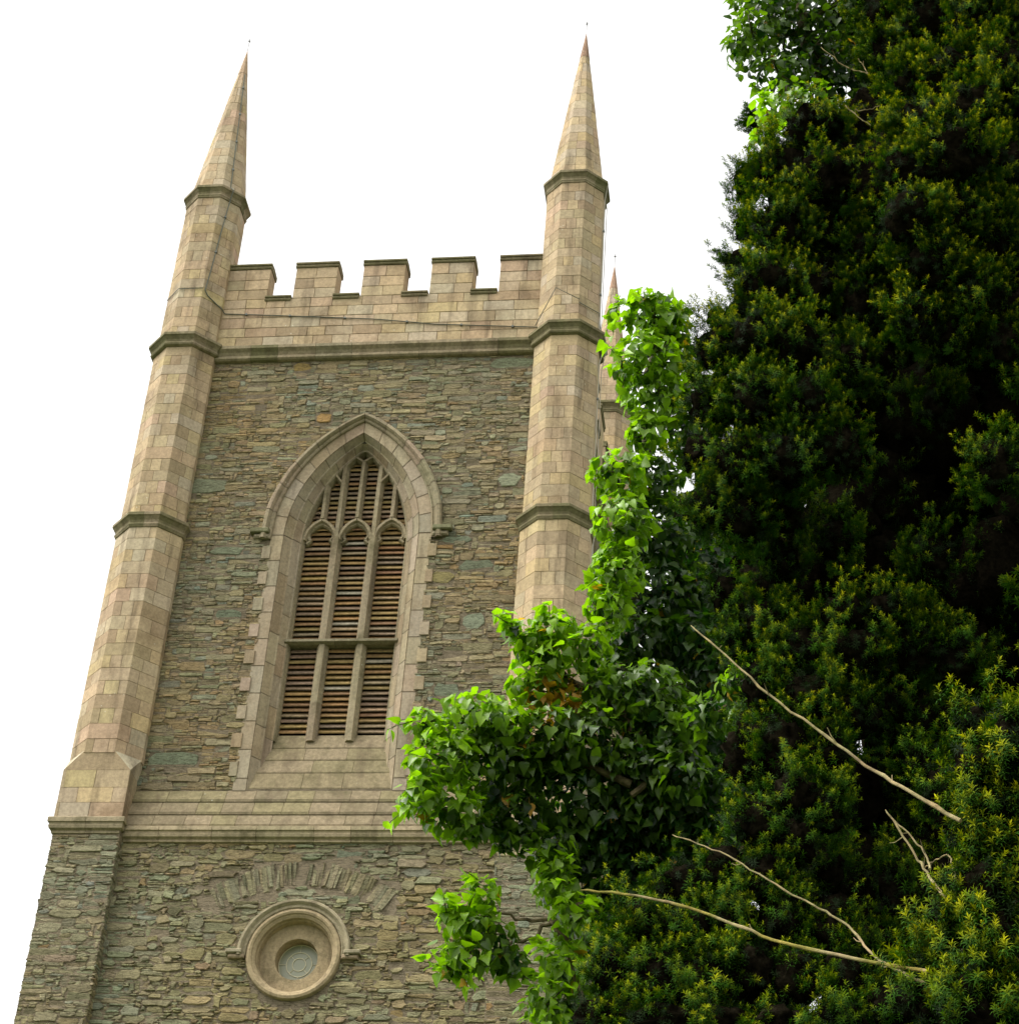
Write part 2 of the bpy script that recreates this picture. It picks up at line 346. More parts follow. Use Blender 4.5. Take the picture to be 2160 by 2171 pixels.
# ------------------------------------------------------------------ church tower
W, TY, B = 4.2, .14, 8.4
TC = TY + B / 2                      # tower centre y; every face lies TC in front of it
Z1, Z2, Z3, ZTIP = 25.51, 30.28, 34.74, 39.96
tower = tag(empty('church_tower', (0, TC, 0)), 'tall square rubble and sandstone church tower with battlements and corner pinnacles', 'tower')
MT = [(.26, .21, .13), (.24, .20, .12), (.275, .22, .14), (.235, .20, .125)]  # weathered tints, taken darker to deepen the mouldings' underside shade
MTG = [(.165, .145, .075), (.185, .16, .085), (.155, .14, .07), (.20, .165, .095)]

# ---- arch geometry: half width -> apex height
ZSP = 25.3
WA = [(1.888, 28.37), (1.67, 28.17), (1.40, 27.88), (1.26, 27.79), (1.12, 27.68), (1.05, 27.60), (.3, 26.9)]
def apex(wv):
    for (a, b), (c, d) in zip(WA, WA[1:]):
        if wv >= c: return d + (b - d) * (wv - c) / (a - c)
    return WA[-1][1]
def arch_half(wv, za=None, zs=ZSP):
    h = (za or apex(wv)) - zs; c = (h * h - wv * wv) / (2 * wv); return c, wv + c
def hole_w(z, wv=1.64, wj=1.62):
    if z < 19.5: return 0
    if z <= ZSP: return wj
    za = apex(wv)
    if z >= za: return 0
    c, R_ = arch_half(wv); return max(0, math.sqrt(max(0, R_ * R_ - (z - ZSP) ** 2)) - c)
def hole_hood(z):
    if z < 19.5: return 0
    if z < ZSP - .1: return 1.62
    return hole_w(z, 1.86, 1.86)
def arch_pt(wv, u, zb):
    """u in [-1,1]: -1 left foot of arch, 0 apex, 1 right foot; |u|>1 runs down the jamb (to |u|=2 at zb)"""
    s = -1 if u < 0 else 1; a = abs(u)
    if a > 1: return (s * wv, ZSP + (zb - ZSP) * (a - 1))
    c, R_ = arch_half(wv); th = math.acos(min(1, c / R_)) * (1 - a)
    return (s * (R_ * math.cos(th) - c), ZSP + R_ * math.sin(th))
def sweep_arch(mb, prof, us, zb, r, tints, seg_pts):
    """us: voussoir boundaries; each voussoir swept on its own with a recessed joint between"""
    def col(u, dy=0, k=0): return [(lambda q: (q[0], y + dy, q[1]))(arch_pt(wv, u, zb)) for wv, y in prof]
    m = len(prof)
    for a, b in zip(us, us[1:]):
        L_ = abs(b - a); e = min(.004, L_ * .1) * (1 if abs(a) <= 1 else .5)
        k = seg_pts if max(abs(a), abs(b)) <= 1.001 else 1
        cols = [col(a + e + (b - a - 2 * e) * i / k) for i in range(k + 1)]
        v = [p for c_ in cols for p in c_]
        mb.add(v, [(i * m + j, i * m + j + 1, (i + 1) * m + j + 1, (i + 1) * m + j) for i in range(k) for j in range(m - 1)], vary(r.choice(tints), r, .08))
        v = col(b - e, .0) + col(b + e, .0); v = [(x, y + .007, z) for x, y, z in v]
        mb.add(v, [(j, j + 1, m + j + 1, m + j) for j in range(m - 1)], JOINT)

def z2u(z, zb): return 1 + (ZSP - z) / (ZSP - zb)
SUR = [(.325, .265, .175), (.305, .255, .17), (.34, .265, .185), (.32, .27, .19), (.285, .22, .135), (.33, .27, .17)]
def voussoirs(n): return [-1 + 2 * i / n for i in range(n + 1)]
def jambs(zb, h=.62, z0=0.0):
    L_ = []; z = ZSP - h + z0
    while z > zb + .2: L_.append(z2u(z, zb)); z -= h
    L_.append(2.0); return L_

def belfry_window(parent):
    r = random.Random(21)
    win = empty('belfry_window', (0, -TC, 0), parent)
    # surround: outer order, two chamfered inner orders
    mb = MB(); zb = 19.45
    for prof, nv, hz in (([(1.67, .03), (1.665, -.012), (1.41, -.012), (1.405, .012)], 14, 0), ([(1.405, .012), (1.39, -.004), (1.27, .145), (1.235, .155)], 12, .2), ([(1.235, .15), (1.225, .165), (1.13, .29), (1.10, .29)], 11, .4)):
        J = jambs(zb, .62 if hz == 0 else .7, -hz); us = [-q for q in reversed(J)] + voussoirs(nv) + J
        p2 = prof
        def fit(p, u): return p
        sweep_arch(mb, p2, us, zb, r, SUR, 3)
    # toothed quoins beside the jambs
    z = 25.02
    while z > 19.7:
        for s in (-1, 1):
            a, b = (1.625, 1.625 + r.uniform(.15, .21)); x0, x1 = (s * b, s * a) if s < 0 else (a, b)
            mb.box(x0, x1, -.034 + r.uniform(-.004, .004), .1, z - .30, z, vary(r.choice(SUR), r, .1), .006)
        z -= .62
    mb.build('surround', M_ASH, win)
    # hood mould with label stops
    mb = MB(); prof = [(1.89, .03), (1.89, -.085), (1.855, -.125), (1.80, -.13), (1.765, -.095), (1.745, -.055), (1.715, -.05), (1.69, -.07), (1.665, -.05), (1.66, .02)]
    sweep_arch(mb, prof, [-1.02, -.84, -.66, -.5, -.33, -.17, 0, .16, .33, .5, .67, .83, 1.02], zb, r, [(.28, .23, .145), (.255, .215, .135), (.295, .235, .155)], 4)
    mb.build('hood_mould', M_MOULD, win)
    for s in (-1, 1):
        ms = MB(); a, b = sorted((s * 1.70, s * 2.09)); ms.box(a, b, -.15, .04, 25.31, 25.42, (.17, .165, .09), .02)
        a, b = sorted((s * 1.69, s * 2.02)); ms.box(a, b, -.09, .04, 25.2, 25.31, (.27, .23, .15), .03)
        ms.build('label_stop', M_MOULD, win)
    # tracery: bars as chamfered beams in the plane y ~ .3
    tb = MB(); yf, yb = .30, .52
    def bar(p, q, hw, tint=None, yo=0):
        p = np.array(p, float); q = np.array(q, float); t = q - p; L_ = np.linalg.norm(t); t /= L_; nn = np.array([-t[1], t[0]])
        pr = [(-hw, yb), (-hw, yf + .11), (-hw * .42, yf + yo), (hw * .42, yf + yo), (hw, yf + .11), (hw, yb)]
        v = [(p[0] + nn[0] * o, y, p[1] + nn[1] * o) for o, y in pr] + [(q[0] + nn[0] * o, y, q[1] + nn[1] * o) for o, y in pr]
        m = len(pr); tb.add(v, [(m + i, m + i + 1, i + 1, i) for i in range(m - 1)] + [tuple(range(m)), tuple(range(m, 2 * m))[::-1]], tint or vary(r.choice(TR), r, .06))
    TR = [(.27, .22, .14), (.285, .235, .15), (.255, .21, .13)]
    def poly(pts, hw, yo=0):
        t = vary(r.choice(TR), r, .05)
        for a, b in zip(pts, pts[1:]): bar(a, b, hw, t, yo)
    X = [-1.085, -.385, .385, 1.085]
    for x in X[1:3]:
        zz = [20.7, 21.55, 22.9, 23.8, 24.75, 25.45, 26.2, 27.27]
        for i, (a, b) in enumerate(zip(zz, zz[1:])): bar((x, a + .003), (x, b), .115 if b < 25.5 else .078, None, r.uniform(0, .003))
    # frame following the arch
    for s in (-1, 1):
        pts = [(s * 1.11, 20.7)] + [(s * 1.11, z) for z in (22.9, 24.2)] + [(lambda q: (q[0], q[1]))(arch_pt(1.11, s * (1 - i / 12), zb)) for i in range(13)]
        poly(pts, .06, .004)
    cen = [(-.735, 0), (0, 0), (.735, 0)]
    for x, _ in cen:                 # light heads: pointed arch with trefoil cusps, and the bar above
        hwid = .33; zs_, za = 25.32, 25.90
        for s in (-1, 1):
            c = ((za - zs_ - .08) ** 2 - hwid ** 2) / (2 * hwid); R_ = hwid + c; pts = []
            for i in range(9):
                th = math.acos(c / R_) * i / 8; pts.append((x + s * (R_ * math.cos(th) - c), zs_ + .08 + R_ * math.sin(th)))
            poly(pts, .062, .012)
            # inner foil: round lobe bulging out below the point, with a cusp turning inwards under it
            ins = [(x + s * .285, 25.34), (x + s * .20, 25.42), (x + s * .245, 25.47), (x + s * .268, 25.55), (x + s * .25, 25.64), (x + s * .18, 25.72), (x + s * .09, 25.78), (x, 25.83)]
            poly(ins, .038, .07)
            v0 = [(x + s * .30, .42, 25.30), (x + s * .185, .43, 25.425), (x + s * .30, .42, 25.46), (x + s * .30, .52, 25.30), (x + s * .185, .50, 25.425), (x + s * .30, .52, 25.46)]
            tb.add(v0, [(0, 1, 2), (3, 5, 4), (0, 3, 4, 1), (1, 4, 5, 2)], TR[0])
    top = {-.735: 26.86, 0: 27.38, .735: 26.86}
    for x, zt in top.items(): bar((x, 25.93), (x, zt), .07)
    for s in (-1, 1):                # forked heads of the upper lights
        poly([(0, 27.36), (s * .18, 27.49)], .05); poly([(s * .385, 27.25), (s * .19, 27.49), (s * .10, 27.56)], .05)
        poly([(s * .385, 26.80), (s * .585, 27.06)], .045); poly([(s * .735, 26.82), (s * .60, 27.05)], .045)
        poly([(s * .72, 26.86), (s * .78, 26.99)], .06); poly([(s * .385, 27.25), (s * .43, 27.36)], .06)
    poly([(-.2, 27.5), (0, 27.64), (.2, 27.5)], .045)
    tb.build('tracery', M_MOULD, win)
    # transom
    tr = MB(); extrude_x(tr, [(.52, 23.0), (.33, 22.99), (.235, 22.955), (.235, 22.90), (.33, 22.87), (.52, 22.87)], -1.15, 1.15, 1.2, r, [(.22, .19, .12)])
    tr.build('transom', M_MOULD, win)
    # sloping sill courses
    sl_ = MB(); zz = [20.88, 20.536, 20.219, 19.892, 19.506]
    yy = [.45, .345, .24, .135, .035]
    for i in range(4):
        hwid = 1.2 + .07 * i
        extrude_x(sl_, [(.6, zz[i] + .0), (yy[i] - .02, zz[i] - .004), (yy[i + 1] - .022, zz[i + 1] + .03), (yy[i + 1] - .02, zz[i + 1] + .004), (.6, zz[i + 1] + .004)], -hwid, hwid, .85, r, [(.235, .19, .11), (.215, .18, .10), (.245, .195, .12), (.21, .165, .10)])
    sl_.build('sill', M_MOULD, win)
    # louvres: one panel per light, upper and lower
    WD = [(.215, .135, .05), (.18, .10, .045), (.22, .15, .055), (.19, .135, .08), (.20, .12, .05), (.24, .175, .10), (.16, .11, .065), (.205, .125, .045)]
    lights = [(-1.06, -.49), (-.28, .28), (.49, 1.06)]
    def slats(x0, x1, z0, z1, clip=None):
        m = MB(); z = z0
        while z < z1:
            t = vary(r.choice(WD), r, .2); 
            if r.random() < .04: t = (.23, .20, .14)
            a, b = x0, x1
            if clip:
                q = clip(z + .06); a, b = max(x0, -q), min(x1, q)
            if b - a > .05:
                dz = r.uniform(-.004, .004)
                v = [(a, .445, z + dz), (b, .445, z - dz), (b, .53, z + .118 - dz), (a, .53, z + .118 + dz), (a, .435, z + .02 + dz), (b, .435, z + .02 - dz), (b, .52, z + .140 - dz), (a, .52, z + .140 + dz)]
                m.add(v, [(0, 3, 2, 1), (4, 5, 6, 7), (0, 1, 5, 4), (3, 7, 6, 2), (0, 4, 7, 3), (1, 2, 6, 5)], t)
            z += .1215
        return m
    for x0, x1 in lights:
        slats(x0, x1, 20.93, 22.85).build('louvre_panel', M_WOOD, win)
        slats(x0, x1, 23.03, 25.86).build('louvre_panel', M_WOOD, win)
    def clip(z):
        c, R_ = arch_half(1.09); return max(0, math.sqrt(max(0, R_ * R_ - (z - ZSP) ** 2)) - c)
    slats(-1.1, 1.1, 25.88, 27.45, clip).build('louvre_panel', M_WOOD, win)
    # near-black box stands in for the unlit bell chamber
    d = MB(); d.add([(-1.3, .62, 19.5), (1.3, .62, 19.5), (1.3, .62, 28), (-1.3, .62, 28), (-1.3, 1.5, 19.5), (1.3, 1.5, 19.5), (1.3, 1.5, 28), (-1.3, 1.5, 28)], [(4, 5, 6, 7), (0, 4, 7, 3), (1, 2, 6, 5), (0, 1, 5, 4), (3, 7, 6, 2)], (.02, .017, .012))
    d.build('chamber_shade_box', M_DARK, win)
    return win

def strips(mb, xa, xb, z0, z1, y, tint, hole=None, dz=.1):
    z = z0
    while z < z1 - 1e-6:
        zt = min(z1, z + dz)
        if hole:
            h0 = min(hole(z + .001), 1e9); h1 = hole(zt - .001)
            if h0 > 0 or h1 > 0:
                for s in (-1, 1):
                    p = [(s * h0, y, z), (s * xb, y, z), (s * xb, y, zt), (s * h1, y, zt)]
                    mb.add(p if s > 0 else p[::-1], [(0, 1, 2, 3)], tint)
                z = zt; continue
        mb.add([(xa, y, z), (xb, y, z), (xb, y, zt), (xa, y, zt)], [(0, 1, 2, 3)], tint); z = zt

def tower_face(k):
    """everything of one side, local frame: tower centre at the origin, face at y=-TC; rotated k*90 deg"""
    face_objs = []
    r = random.Random(11 + k)
    # belfry wall
    mb = MB(); y = 0.0
    sp = [(-3.41, -2.40, 19.97, 20.27, (.25, .29, .23)), (2.94, 3.41, 26.42, 26.75, (.34, .37, .30)), (2.58, 3.5, 29.53, 29.80, (.26, .29, .22)), (-3.56, -2.82, 26.42, 26.76, (.26, .275, .21)),
          (-1.05, -.72, 28.18, 28.42, (.46, .26, .09)), (-1.72, -1.36, 29.62, 29.82, (.42, .28, .10)), (2.45, 2.9, 23.0, 23.35, (.30, .34, .29)), (1.75, 2.15, 24.9, 25.0, (.40, .23, .10)), (-3.1, -2.6, 22.1, 22.3, (.42, .29, .17)),
          (2.3, 3.0, 24.35, 24.6, (.27, .30, .25)), (1.7, 2.2, 24.1, 24.35, (.36, .29, .13)), (-2.6, -2.0, 23.3, 23.5, (.25, .29, .24)), (2.0, 2.5, 21.4, 21.75, (.27, .31, .26)), (-2.9, -2.2, 24.85, 25.05, (.24, .27, .21)), (1.9, 2.5, 25.05, 25.2, (.25, .29, .24))]
    if k: sp = []
    rubble(mb, -3.6, 3.6, 19.48, 29.9, y, r, hole_hood, sp, px=.13, hs_=(.032, .19), ws=(.1, .62), dmax=.026, gap=.0035)
    strips(mb, -3.7, 3.7, 19.4, 30.3, y + .001, (.23, .185, .12), hole_w)
    o = mb.build('belfry_wall', M_RUB, None); face_objs.append(o)
    # lower wall
    YL = -.26
    mb = MB(); LP = [(.355, .315, .18), (.335, .31, .19), (.375, .31, .18), (.32, .31, .195), (.36, .29, .17), (.30, .27, .155), (.375, .33, .195), (.33, .32, .20)]
    OZ = 16.07
    def hole_o(z): return math.sqrt(max(0, 1.0 ** 2 - (z - OZ) ** 2)) * .85 if abs(z - OZ) < 1 and k == 0 else 0
    def ledge(z):          # opening for the relieving arch of stones set on edge
        return 0
    class Zone: pass
    # relieving arch voussoirs
    arch = []
    if k == 0:
        R_, zc = 2.75, 17.63 - 2.75
        nst = 46
        for i in range(nst):
            a = rad(-36 + 72 * (i + .5) / nst)
            if abs(a + .02) < rad(2.2): continue
            hh = r.uniform(.40, .54); cx, cz = R_ * math.sin(a), zc + R_ * math.cos(a) + r.uniform(-.02, .02)
            ww = R_ * rad(72 / nst)
            stone_poly(mb, cx - ww / 2, cx + ww / 2, cz - hh / 2, cz + hh / 2, YL, r.uniform(.004, .015), r, vary(r.choice([(.34, .30, .18), (.31, .285, .175), (.345, .295, .17)]), r, .12), 1.2, -a, .002)
        arch = [(R_ * math.sin(rad(a)), zc + R_ * math.cos(rad(a))) for a in range(-35, 36, 1)]
    r0 = random.Random(31 + k); tmp = MB()
    rubble(tmp, -3.6, 3.6, 13.0, 18.3, YL, r0, hole_o if k == 0 else None, [(-2.72, -2.55, 16.3, 16.4, (.48, .40, .22)), (1.75, 1.98, 15.75, 15.83, (.45, .38, .24))] if k == 0 else [], pal=LP, px=.07, rough=1.5, hs_=(.035, .22), ws=(.1, .55), dmax=.04, gap=.007)
    n_st = 0; per = 30
    for b0 in range(0, len(tmp.v), per):
        vs = tmp.v[b0:b0 + per]; cx = sum(q[0] for q in vs) / per; cz = sum(q[2] for q in vs) / per; wx = max(q[0] for q in vs) - min(q[0] for q in vs)
        if arch and any((abs(cx - ax) < .06 + wx * .42) and abs(cz - az_) < .27 for ax, az_ in arch): continue
        mb.v.extend(vs); mb.c.extend(tmp.c[b0:b0 + per])
        base = len(mb.v) - per; n = 10
        mb.f.extend([[base + q for q in f] for f in [(i, (i + 1) % n, n + (i + 1) % n, n + i) for i in range(n)] + [(n + i, n + (i + 1) % n, 2 * n + (i + 1) % n, 2 * n + i) for i in range(n)] + [tuple(range(2 * n, 3 * n))]])
    rubble(mb, -3.6, 3.6, 0, 13.0, YL, r0, None, [], pal=LP, px=.05, rough=1.4, hs_=(.1, .3), ws=(.25, .9), dmax=.05, gap=.012)
    if k == 0: strips(mb, -3.9, 3.9, 0, 18.4, YL + .004, MORT, lambda z: math.sqrt(max(0, .8 ** 2 - (z - OZ) ** 2)) if abs(z - OZ) < .8 else 0, .1)
    else: strips(mb, -3.9, 3.9, 0, 18.4, YL + .004, MORT, None, 6)
    o = mb.build('lower_wall', M_RUB, None); face_objs.append(o)
    # weathered offset courses
    mb = MB(); zz = [19.50, 19.17, 18.85, 18.545]; yy = [.02, -.10, -.21, -.315]
    for i in range(3):
        extrude_x(mb, [(.1, zz[i]), (yy[i], zz[i] - .003), (yy[i + 1] - .004, zz[i + 1] + .07), (yy[i + 1] - .018, zz[i + 1] + .06), (yy[i + 1] - .015, zz[i + 1] + .004), (.1, zz[i + 1] + .004)], -3.6, 3.6, .62, r, [(.225, .18, .11), (.205, .165, .10), (.24, .19, .118), (.22, .185, .10), (.19, .155, .095)])
    o = mb.build('offset_course', M_MOULD, None); face_objs.append(o)
    # string courses
    mb = MB(); extrude_x(mb, [(.1, 18.56), (-.34, 18.55), (-.40, 18.53), (-.405, 18.45), (-.375, 18.435), (-.37, 18.40), (-.385, 18.385), (-.37, 18.33), (-.32, 18.305), (-.305, 18.285), (-.325, 18.27), (-.32, 18.245), (-.28, 18.235), (0, 18.23)], -3.62, 3.62, .95, r, [(.33, .27, .165), (.31, .26, .155), (.35, .28, .175)])
    o = mb.build('string_course', M_MOULD, None); face_objs.append(o)
    mb = MB(); extrude_x(mb, [(.1, 30.33), (-.02, 30.32), (-.16, 30.25), (-.165, 30.17), (-.10, 30.10), (-.07, 30.03), (-.085, 29.995), (-.115, 29.965), (-.115, 29.925), (-.08, 29.89), (-.03, 29.875), (.05, 29.87)], -3.62, 3.62, .85, r, MTG + MT)
    o = mb.build('cornice', M_MOULD, None); face_objs.append(o)
    # parapet with merlons
    mb = MB(); zc = courses(30.32, 31.70, .278, r); pitch = 1.5435; mw = .478; TH = .42
    def row(x0, x1, z0, z1, seg):
        n = max(1, round((x1 - x0) / seg)); ww = [1 + r.uniform(-.3, .3) for _ in range(n)]; t = sum(ww); x = x0
        for q in ww:
            d = (x1 - x0) * q / t; mb.box(x + .004, x + d - .004, -.008 + r.uniform(-.003, .003), TH, z0 + .004, z1 - .004, ash(r), .007); x += d
    for a, b in zip(zc, zc[1:]): row(-3.65, 3.65, a, b, .55)
    mb.box(-3.6, 3.6, .012, TH - .01, 30.3, 31.69, JOINT)
    zm = courses(31.70, 32.59, .30, r)
    mers = [(-3.65, -2 * pitch + mw)] + [(c * pitch - mw, c * pitch + mw) for c in (-1, 0, 1)] + [(2 * pitch - mw, 3.65)]
    for a, b in mers:
        for z0, z1 in zip(zm, zm[1:]): row(a, b, z0, z1, .5)
        mb.box(a + .01, b - .01, .012, TH - .01, 31.6, 32.58, JOINT)
    o = mb.build('parapet', M_ASH, None); face_objs.append(o)
    # copings
    def coping(x0, x1, zt, ends):
        p = [(TH + .05, zt - .02), (TH * .5, zt + .03), (-.03, zt + .0), (-.055, zt - .02), (-.055, zt - .06), (-.025, zt - .075), (-.03, zt - .10), (-.045, zt - .12), (-.03, zt - .15), (TH + .05, zt - .15)]
        m = MB(); extrude_x(m, p, x0, x1, 1.2, r, MTG, 0); return m.build('coping', M_MOULD, None)
    for i, (a, b) in enumerate(mers):
        face_objs.append(coping(a - (0 if i == 0 else .015), b + (0 if i == 4 else .015), 32.74, 0))
    for (a, b), (c, d) in zip(mers, mers[1:]): face_objs.append(coping(b - .03, c + .03 - .06, 31.785, 0))
    R4 = Matrix.Rotation(k * math.pi / 2, 4, 'Z')
    for o in face_objs:
        o.parent = tower; o.data.transform(Matrix.Translation((0, -TC, 0))); o.data.transform(R4)
for k in range(4): tower_face(k)
win = belfry_window(tower)
for k in (1, 2, 3):
    o = win.copy(); COL.objects.link(o); o.parent = tower; a = k * math.pi / 2
    o.location = Matrix.Rotation(a, 3, 'Z') @ Vector((0, -TC, 0)); o.rotation_euler = (0, 0, a)
    for ch in win.children:
        c = ch.copy(); COL.objects.link(c); c.parent = o
# tower roof behind the parapet
rf = MB(); rf.box(-4.0, 4.0, -4.0, 4.0, 30.2, 30.45, (.12, .12, .12)); rf.build('roof', M_METAL, tower)

# ---- turrets
def turret(sx, sy, seed):
    r = random.Random(seed); X, Y = sx * W, sy * B / 2      # local to the tower centre
    mb = MB()
    a1, a2, a3 = .715, .68, .645
    ring_masonry(mb, X, Y, lambda z: sqr(.656), courses(18.62, 19.64, .34, r), lambda k, n: [i + q for i in range(4) for q in ((.28, .8) if k % 2 else (.05, .5))], r)
    mb.box(X - .64, X + .64, Y - .64, Y + .64, 18.4, 19.6, JOINT)
    # broach: square to octagon
    v = [(X + x, Y + y, 19.64) for x, y in sqr(.656)] + [(X + x, Y + y, 20.04) for x, y in octa(a1 * .985)] + [(X + x, Y + y, 19.64) for x, y in sqr(.3)]
    sq, oc = [0, 1, 2, 3], [4 + i for i in range(8)]
    tt = [ash(r) for _ in range(8)]
    P8 = [(X + x, Y + y) for x, y in octa(a1 - .005)]; S4 = [(X + x, Y + y) for x, y in sqr(.656)]
    for i in range(4):
        A, Bq = S4[i], S4[(i + 1) % 4]; c0, c1 = P8[2 * i], P8[2 * i + 1]
        mb.add([(*A, 19.64), (*Bq, 19.64), (*c1, 20.03), (*c0, 20.03)], [(0, 1, 2, 3)], tt[i])
        d = P8[(2 * i + 2) % 8]
        mb.add([(*Bq, 19.64), (*d, 20.03), (*c1, 20.03)], [(0, 1, 2)], vary((.44, .38, .26), r, .05))
    ring_masonry(mb, X, Y, lambda z: octa(a1 - .01 * (z - 20) / 5), courses(19.98, Z1 - .3, .30, r), oct_joints(r), r)
    ring_masonry(mb, X, Y, lambda z: octa(a2), courses(Z1 - .02, Z2 - .3, .283, r), oct_joints(r), r)
    ring_masonry(mb, X, Y, lambda z: octa(a3 - .012 * (z - Z2) / 4), courses(Z2 + .0, Z3 - .3, .283, r), oct_joints(r), r)
    tu = mb.build('turret', M_ASH, tower)
    for (A, z, ad, au) in ((.81, Z1, a1 - .01, a2), (.822, Z2, a2, a3), (.73, Z3, a3 - .012, .60)):
        m = MB(); sweep_ring(m, X, Y, octa, [(au - .02, z + .05), (A - .01, z), (A, z - .012), (A, z - .075), (A - .03, z - .10), (A - .075, z - .16), (A - .085, z - .21), (A - .07, z - .235), (A - .06, z - .265), (A - .075, z - .30), (ad + .02, z - .325), (ad - .02, z - .33)], MT[1:3] + MTG)
        m.build('collar', M_MOULD, tu)
    m = MB(); zt = ZTIP
    def sp(z): return octa(max(.004, .605 * (1 - (z - Z3) / (zt + .02 - Z3)) ** .97))
    zz = courses(Z3 + .02, zt - .9, .295, r)
    k0 = [.1]
    def J(k, n):
        if k > len(zz) * .72: return [r.uniform(0, 1) + i for i in (0, 2, 4, 6)]
        if k > len(zz) * .45: return [i + r.uniform(.3, .7) for i in range(8) if (i + k) % 2]
        return oct_joints(r, .5)(k, n)
    ring_masonry(m, X, Y, sp, zz, J, r, rec=.010)
    capc = vary((.33, .21, .14), r, .05)
    for a, b in ((zt - .9, zt - .45), (zt - .45, zt)):
        m.add([(X + x * 1.04, Y + y * 1.04, a) for x, y in sp(a)] + [(X + x * 1.04, Y + y * 1.04, b) for x, y in sp(b)], [(i, (i + 1) % 8, 8 + (i + 1) % 8, 8 + i) for i in range(8)] + [tuple(range(8, 16))], capc if sx > 0 else vary((.40, .29, .19), r, .05))
    m.build('spire', M_ASH, tu)
    m = MB(); m.tube([(X, Y, zt - .05), (X, Y, zt + .42)], .008, (.09, .08, .06)); 
    for d in ((.05, 0), (0, .05)): m.tube([(X - d[0], Y - d[1], zt + .33), (X + d[0], Y + d[1], zt + .33)], .008, (.09, .08, .06))
    m.tube([(X, Y, zt + .29), (X, Y, zt + .33), (X, Y, zt + .37)], [.006, .022, .006], (.09, .08, .06))
    m.build('finial', M_METAL, tu)
    # clasping pier of the lower stage
    mb = MB(); hp = .645; cxp, cyp = sx * 4.175, sy * (B / 2 - .015)
    LP = [(.34, .305, .19), (.33, .305, .195), (.355, .30, .18), (.315, .30, .19), (.30, .265, .165), (.355, .315, .20)]
    for q in range(4):
        t = MB(); a = q * math.pi / 2
        if q in (0, 1, 3) or True:
            hid = False
            rubble(t, -hp, hp, 13.0, 18.3, -hp, r, None, [], pal=LP, px=.08, rough=1.3, hs_=(.04, .2), ws=(.1, .6), dmax=.028, gap=.004)
            rubble(t, -hp - .02, hp + .02, 0, 13.0, -hp, r, None, [], pal=LP, px=.05, rough=1.3, hs_=(.12, .3), ws=(.3, .7), dmax=.05, gap=.01)
        ca, sa = math.cos(a), math.sin(a)
        mb.v.extend([(cxp + x * ca - y * sa, cyp + x * sa + y * ca, z) for x, y, z in t.v])
        b0 = len(mb.v) - len(t.v); mb.c.extend(t.c); mb.f.extend([[b0 + i for i in f] for f in t.f])
    mb.box(cxp - hp + .002, cxp + hp - .002, cyp - hp + .002, cyp + hp - .002, 0, 18.4, MORT)
    pier = mb.build('pier', M_RUB, tower)
    m = MB(); A = .74; sweep_ring(m, sx * 4.195, sy * B / 2, sqr, [(.6, 18.66), (A - .07, 18.65), (A - .01, 18.63), (A, 18.61), (A, 18.53), (A - .03, 18.515), (A - .035, 18.48), (A - .02, 18.465), (A - .035, 18.41), (A - .09, 18.385), (A - .10, 18.365), (A - .08, 18.35), (A - .085, 18.325), (A - .12, 18.315), (.5, 18.31)], [(.29, .24, .15), (.275, .23, .14)])
    m.build('pier_string_course', M_MOULD, pier)
i = 0
for sx, sy in ((-1, -1), (1, -1), (-1, 1), (1, 1)):
    i += 1; turret(sx, sy, 100 + i)

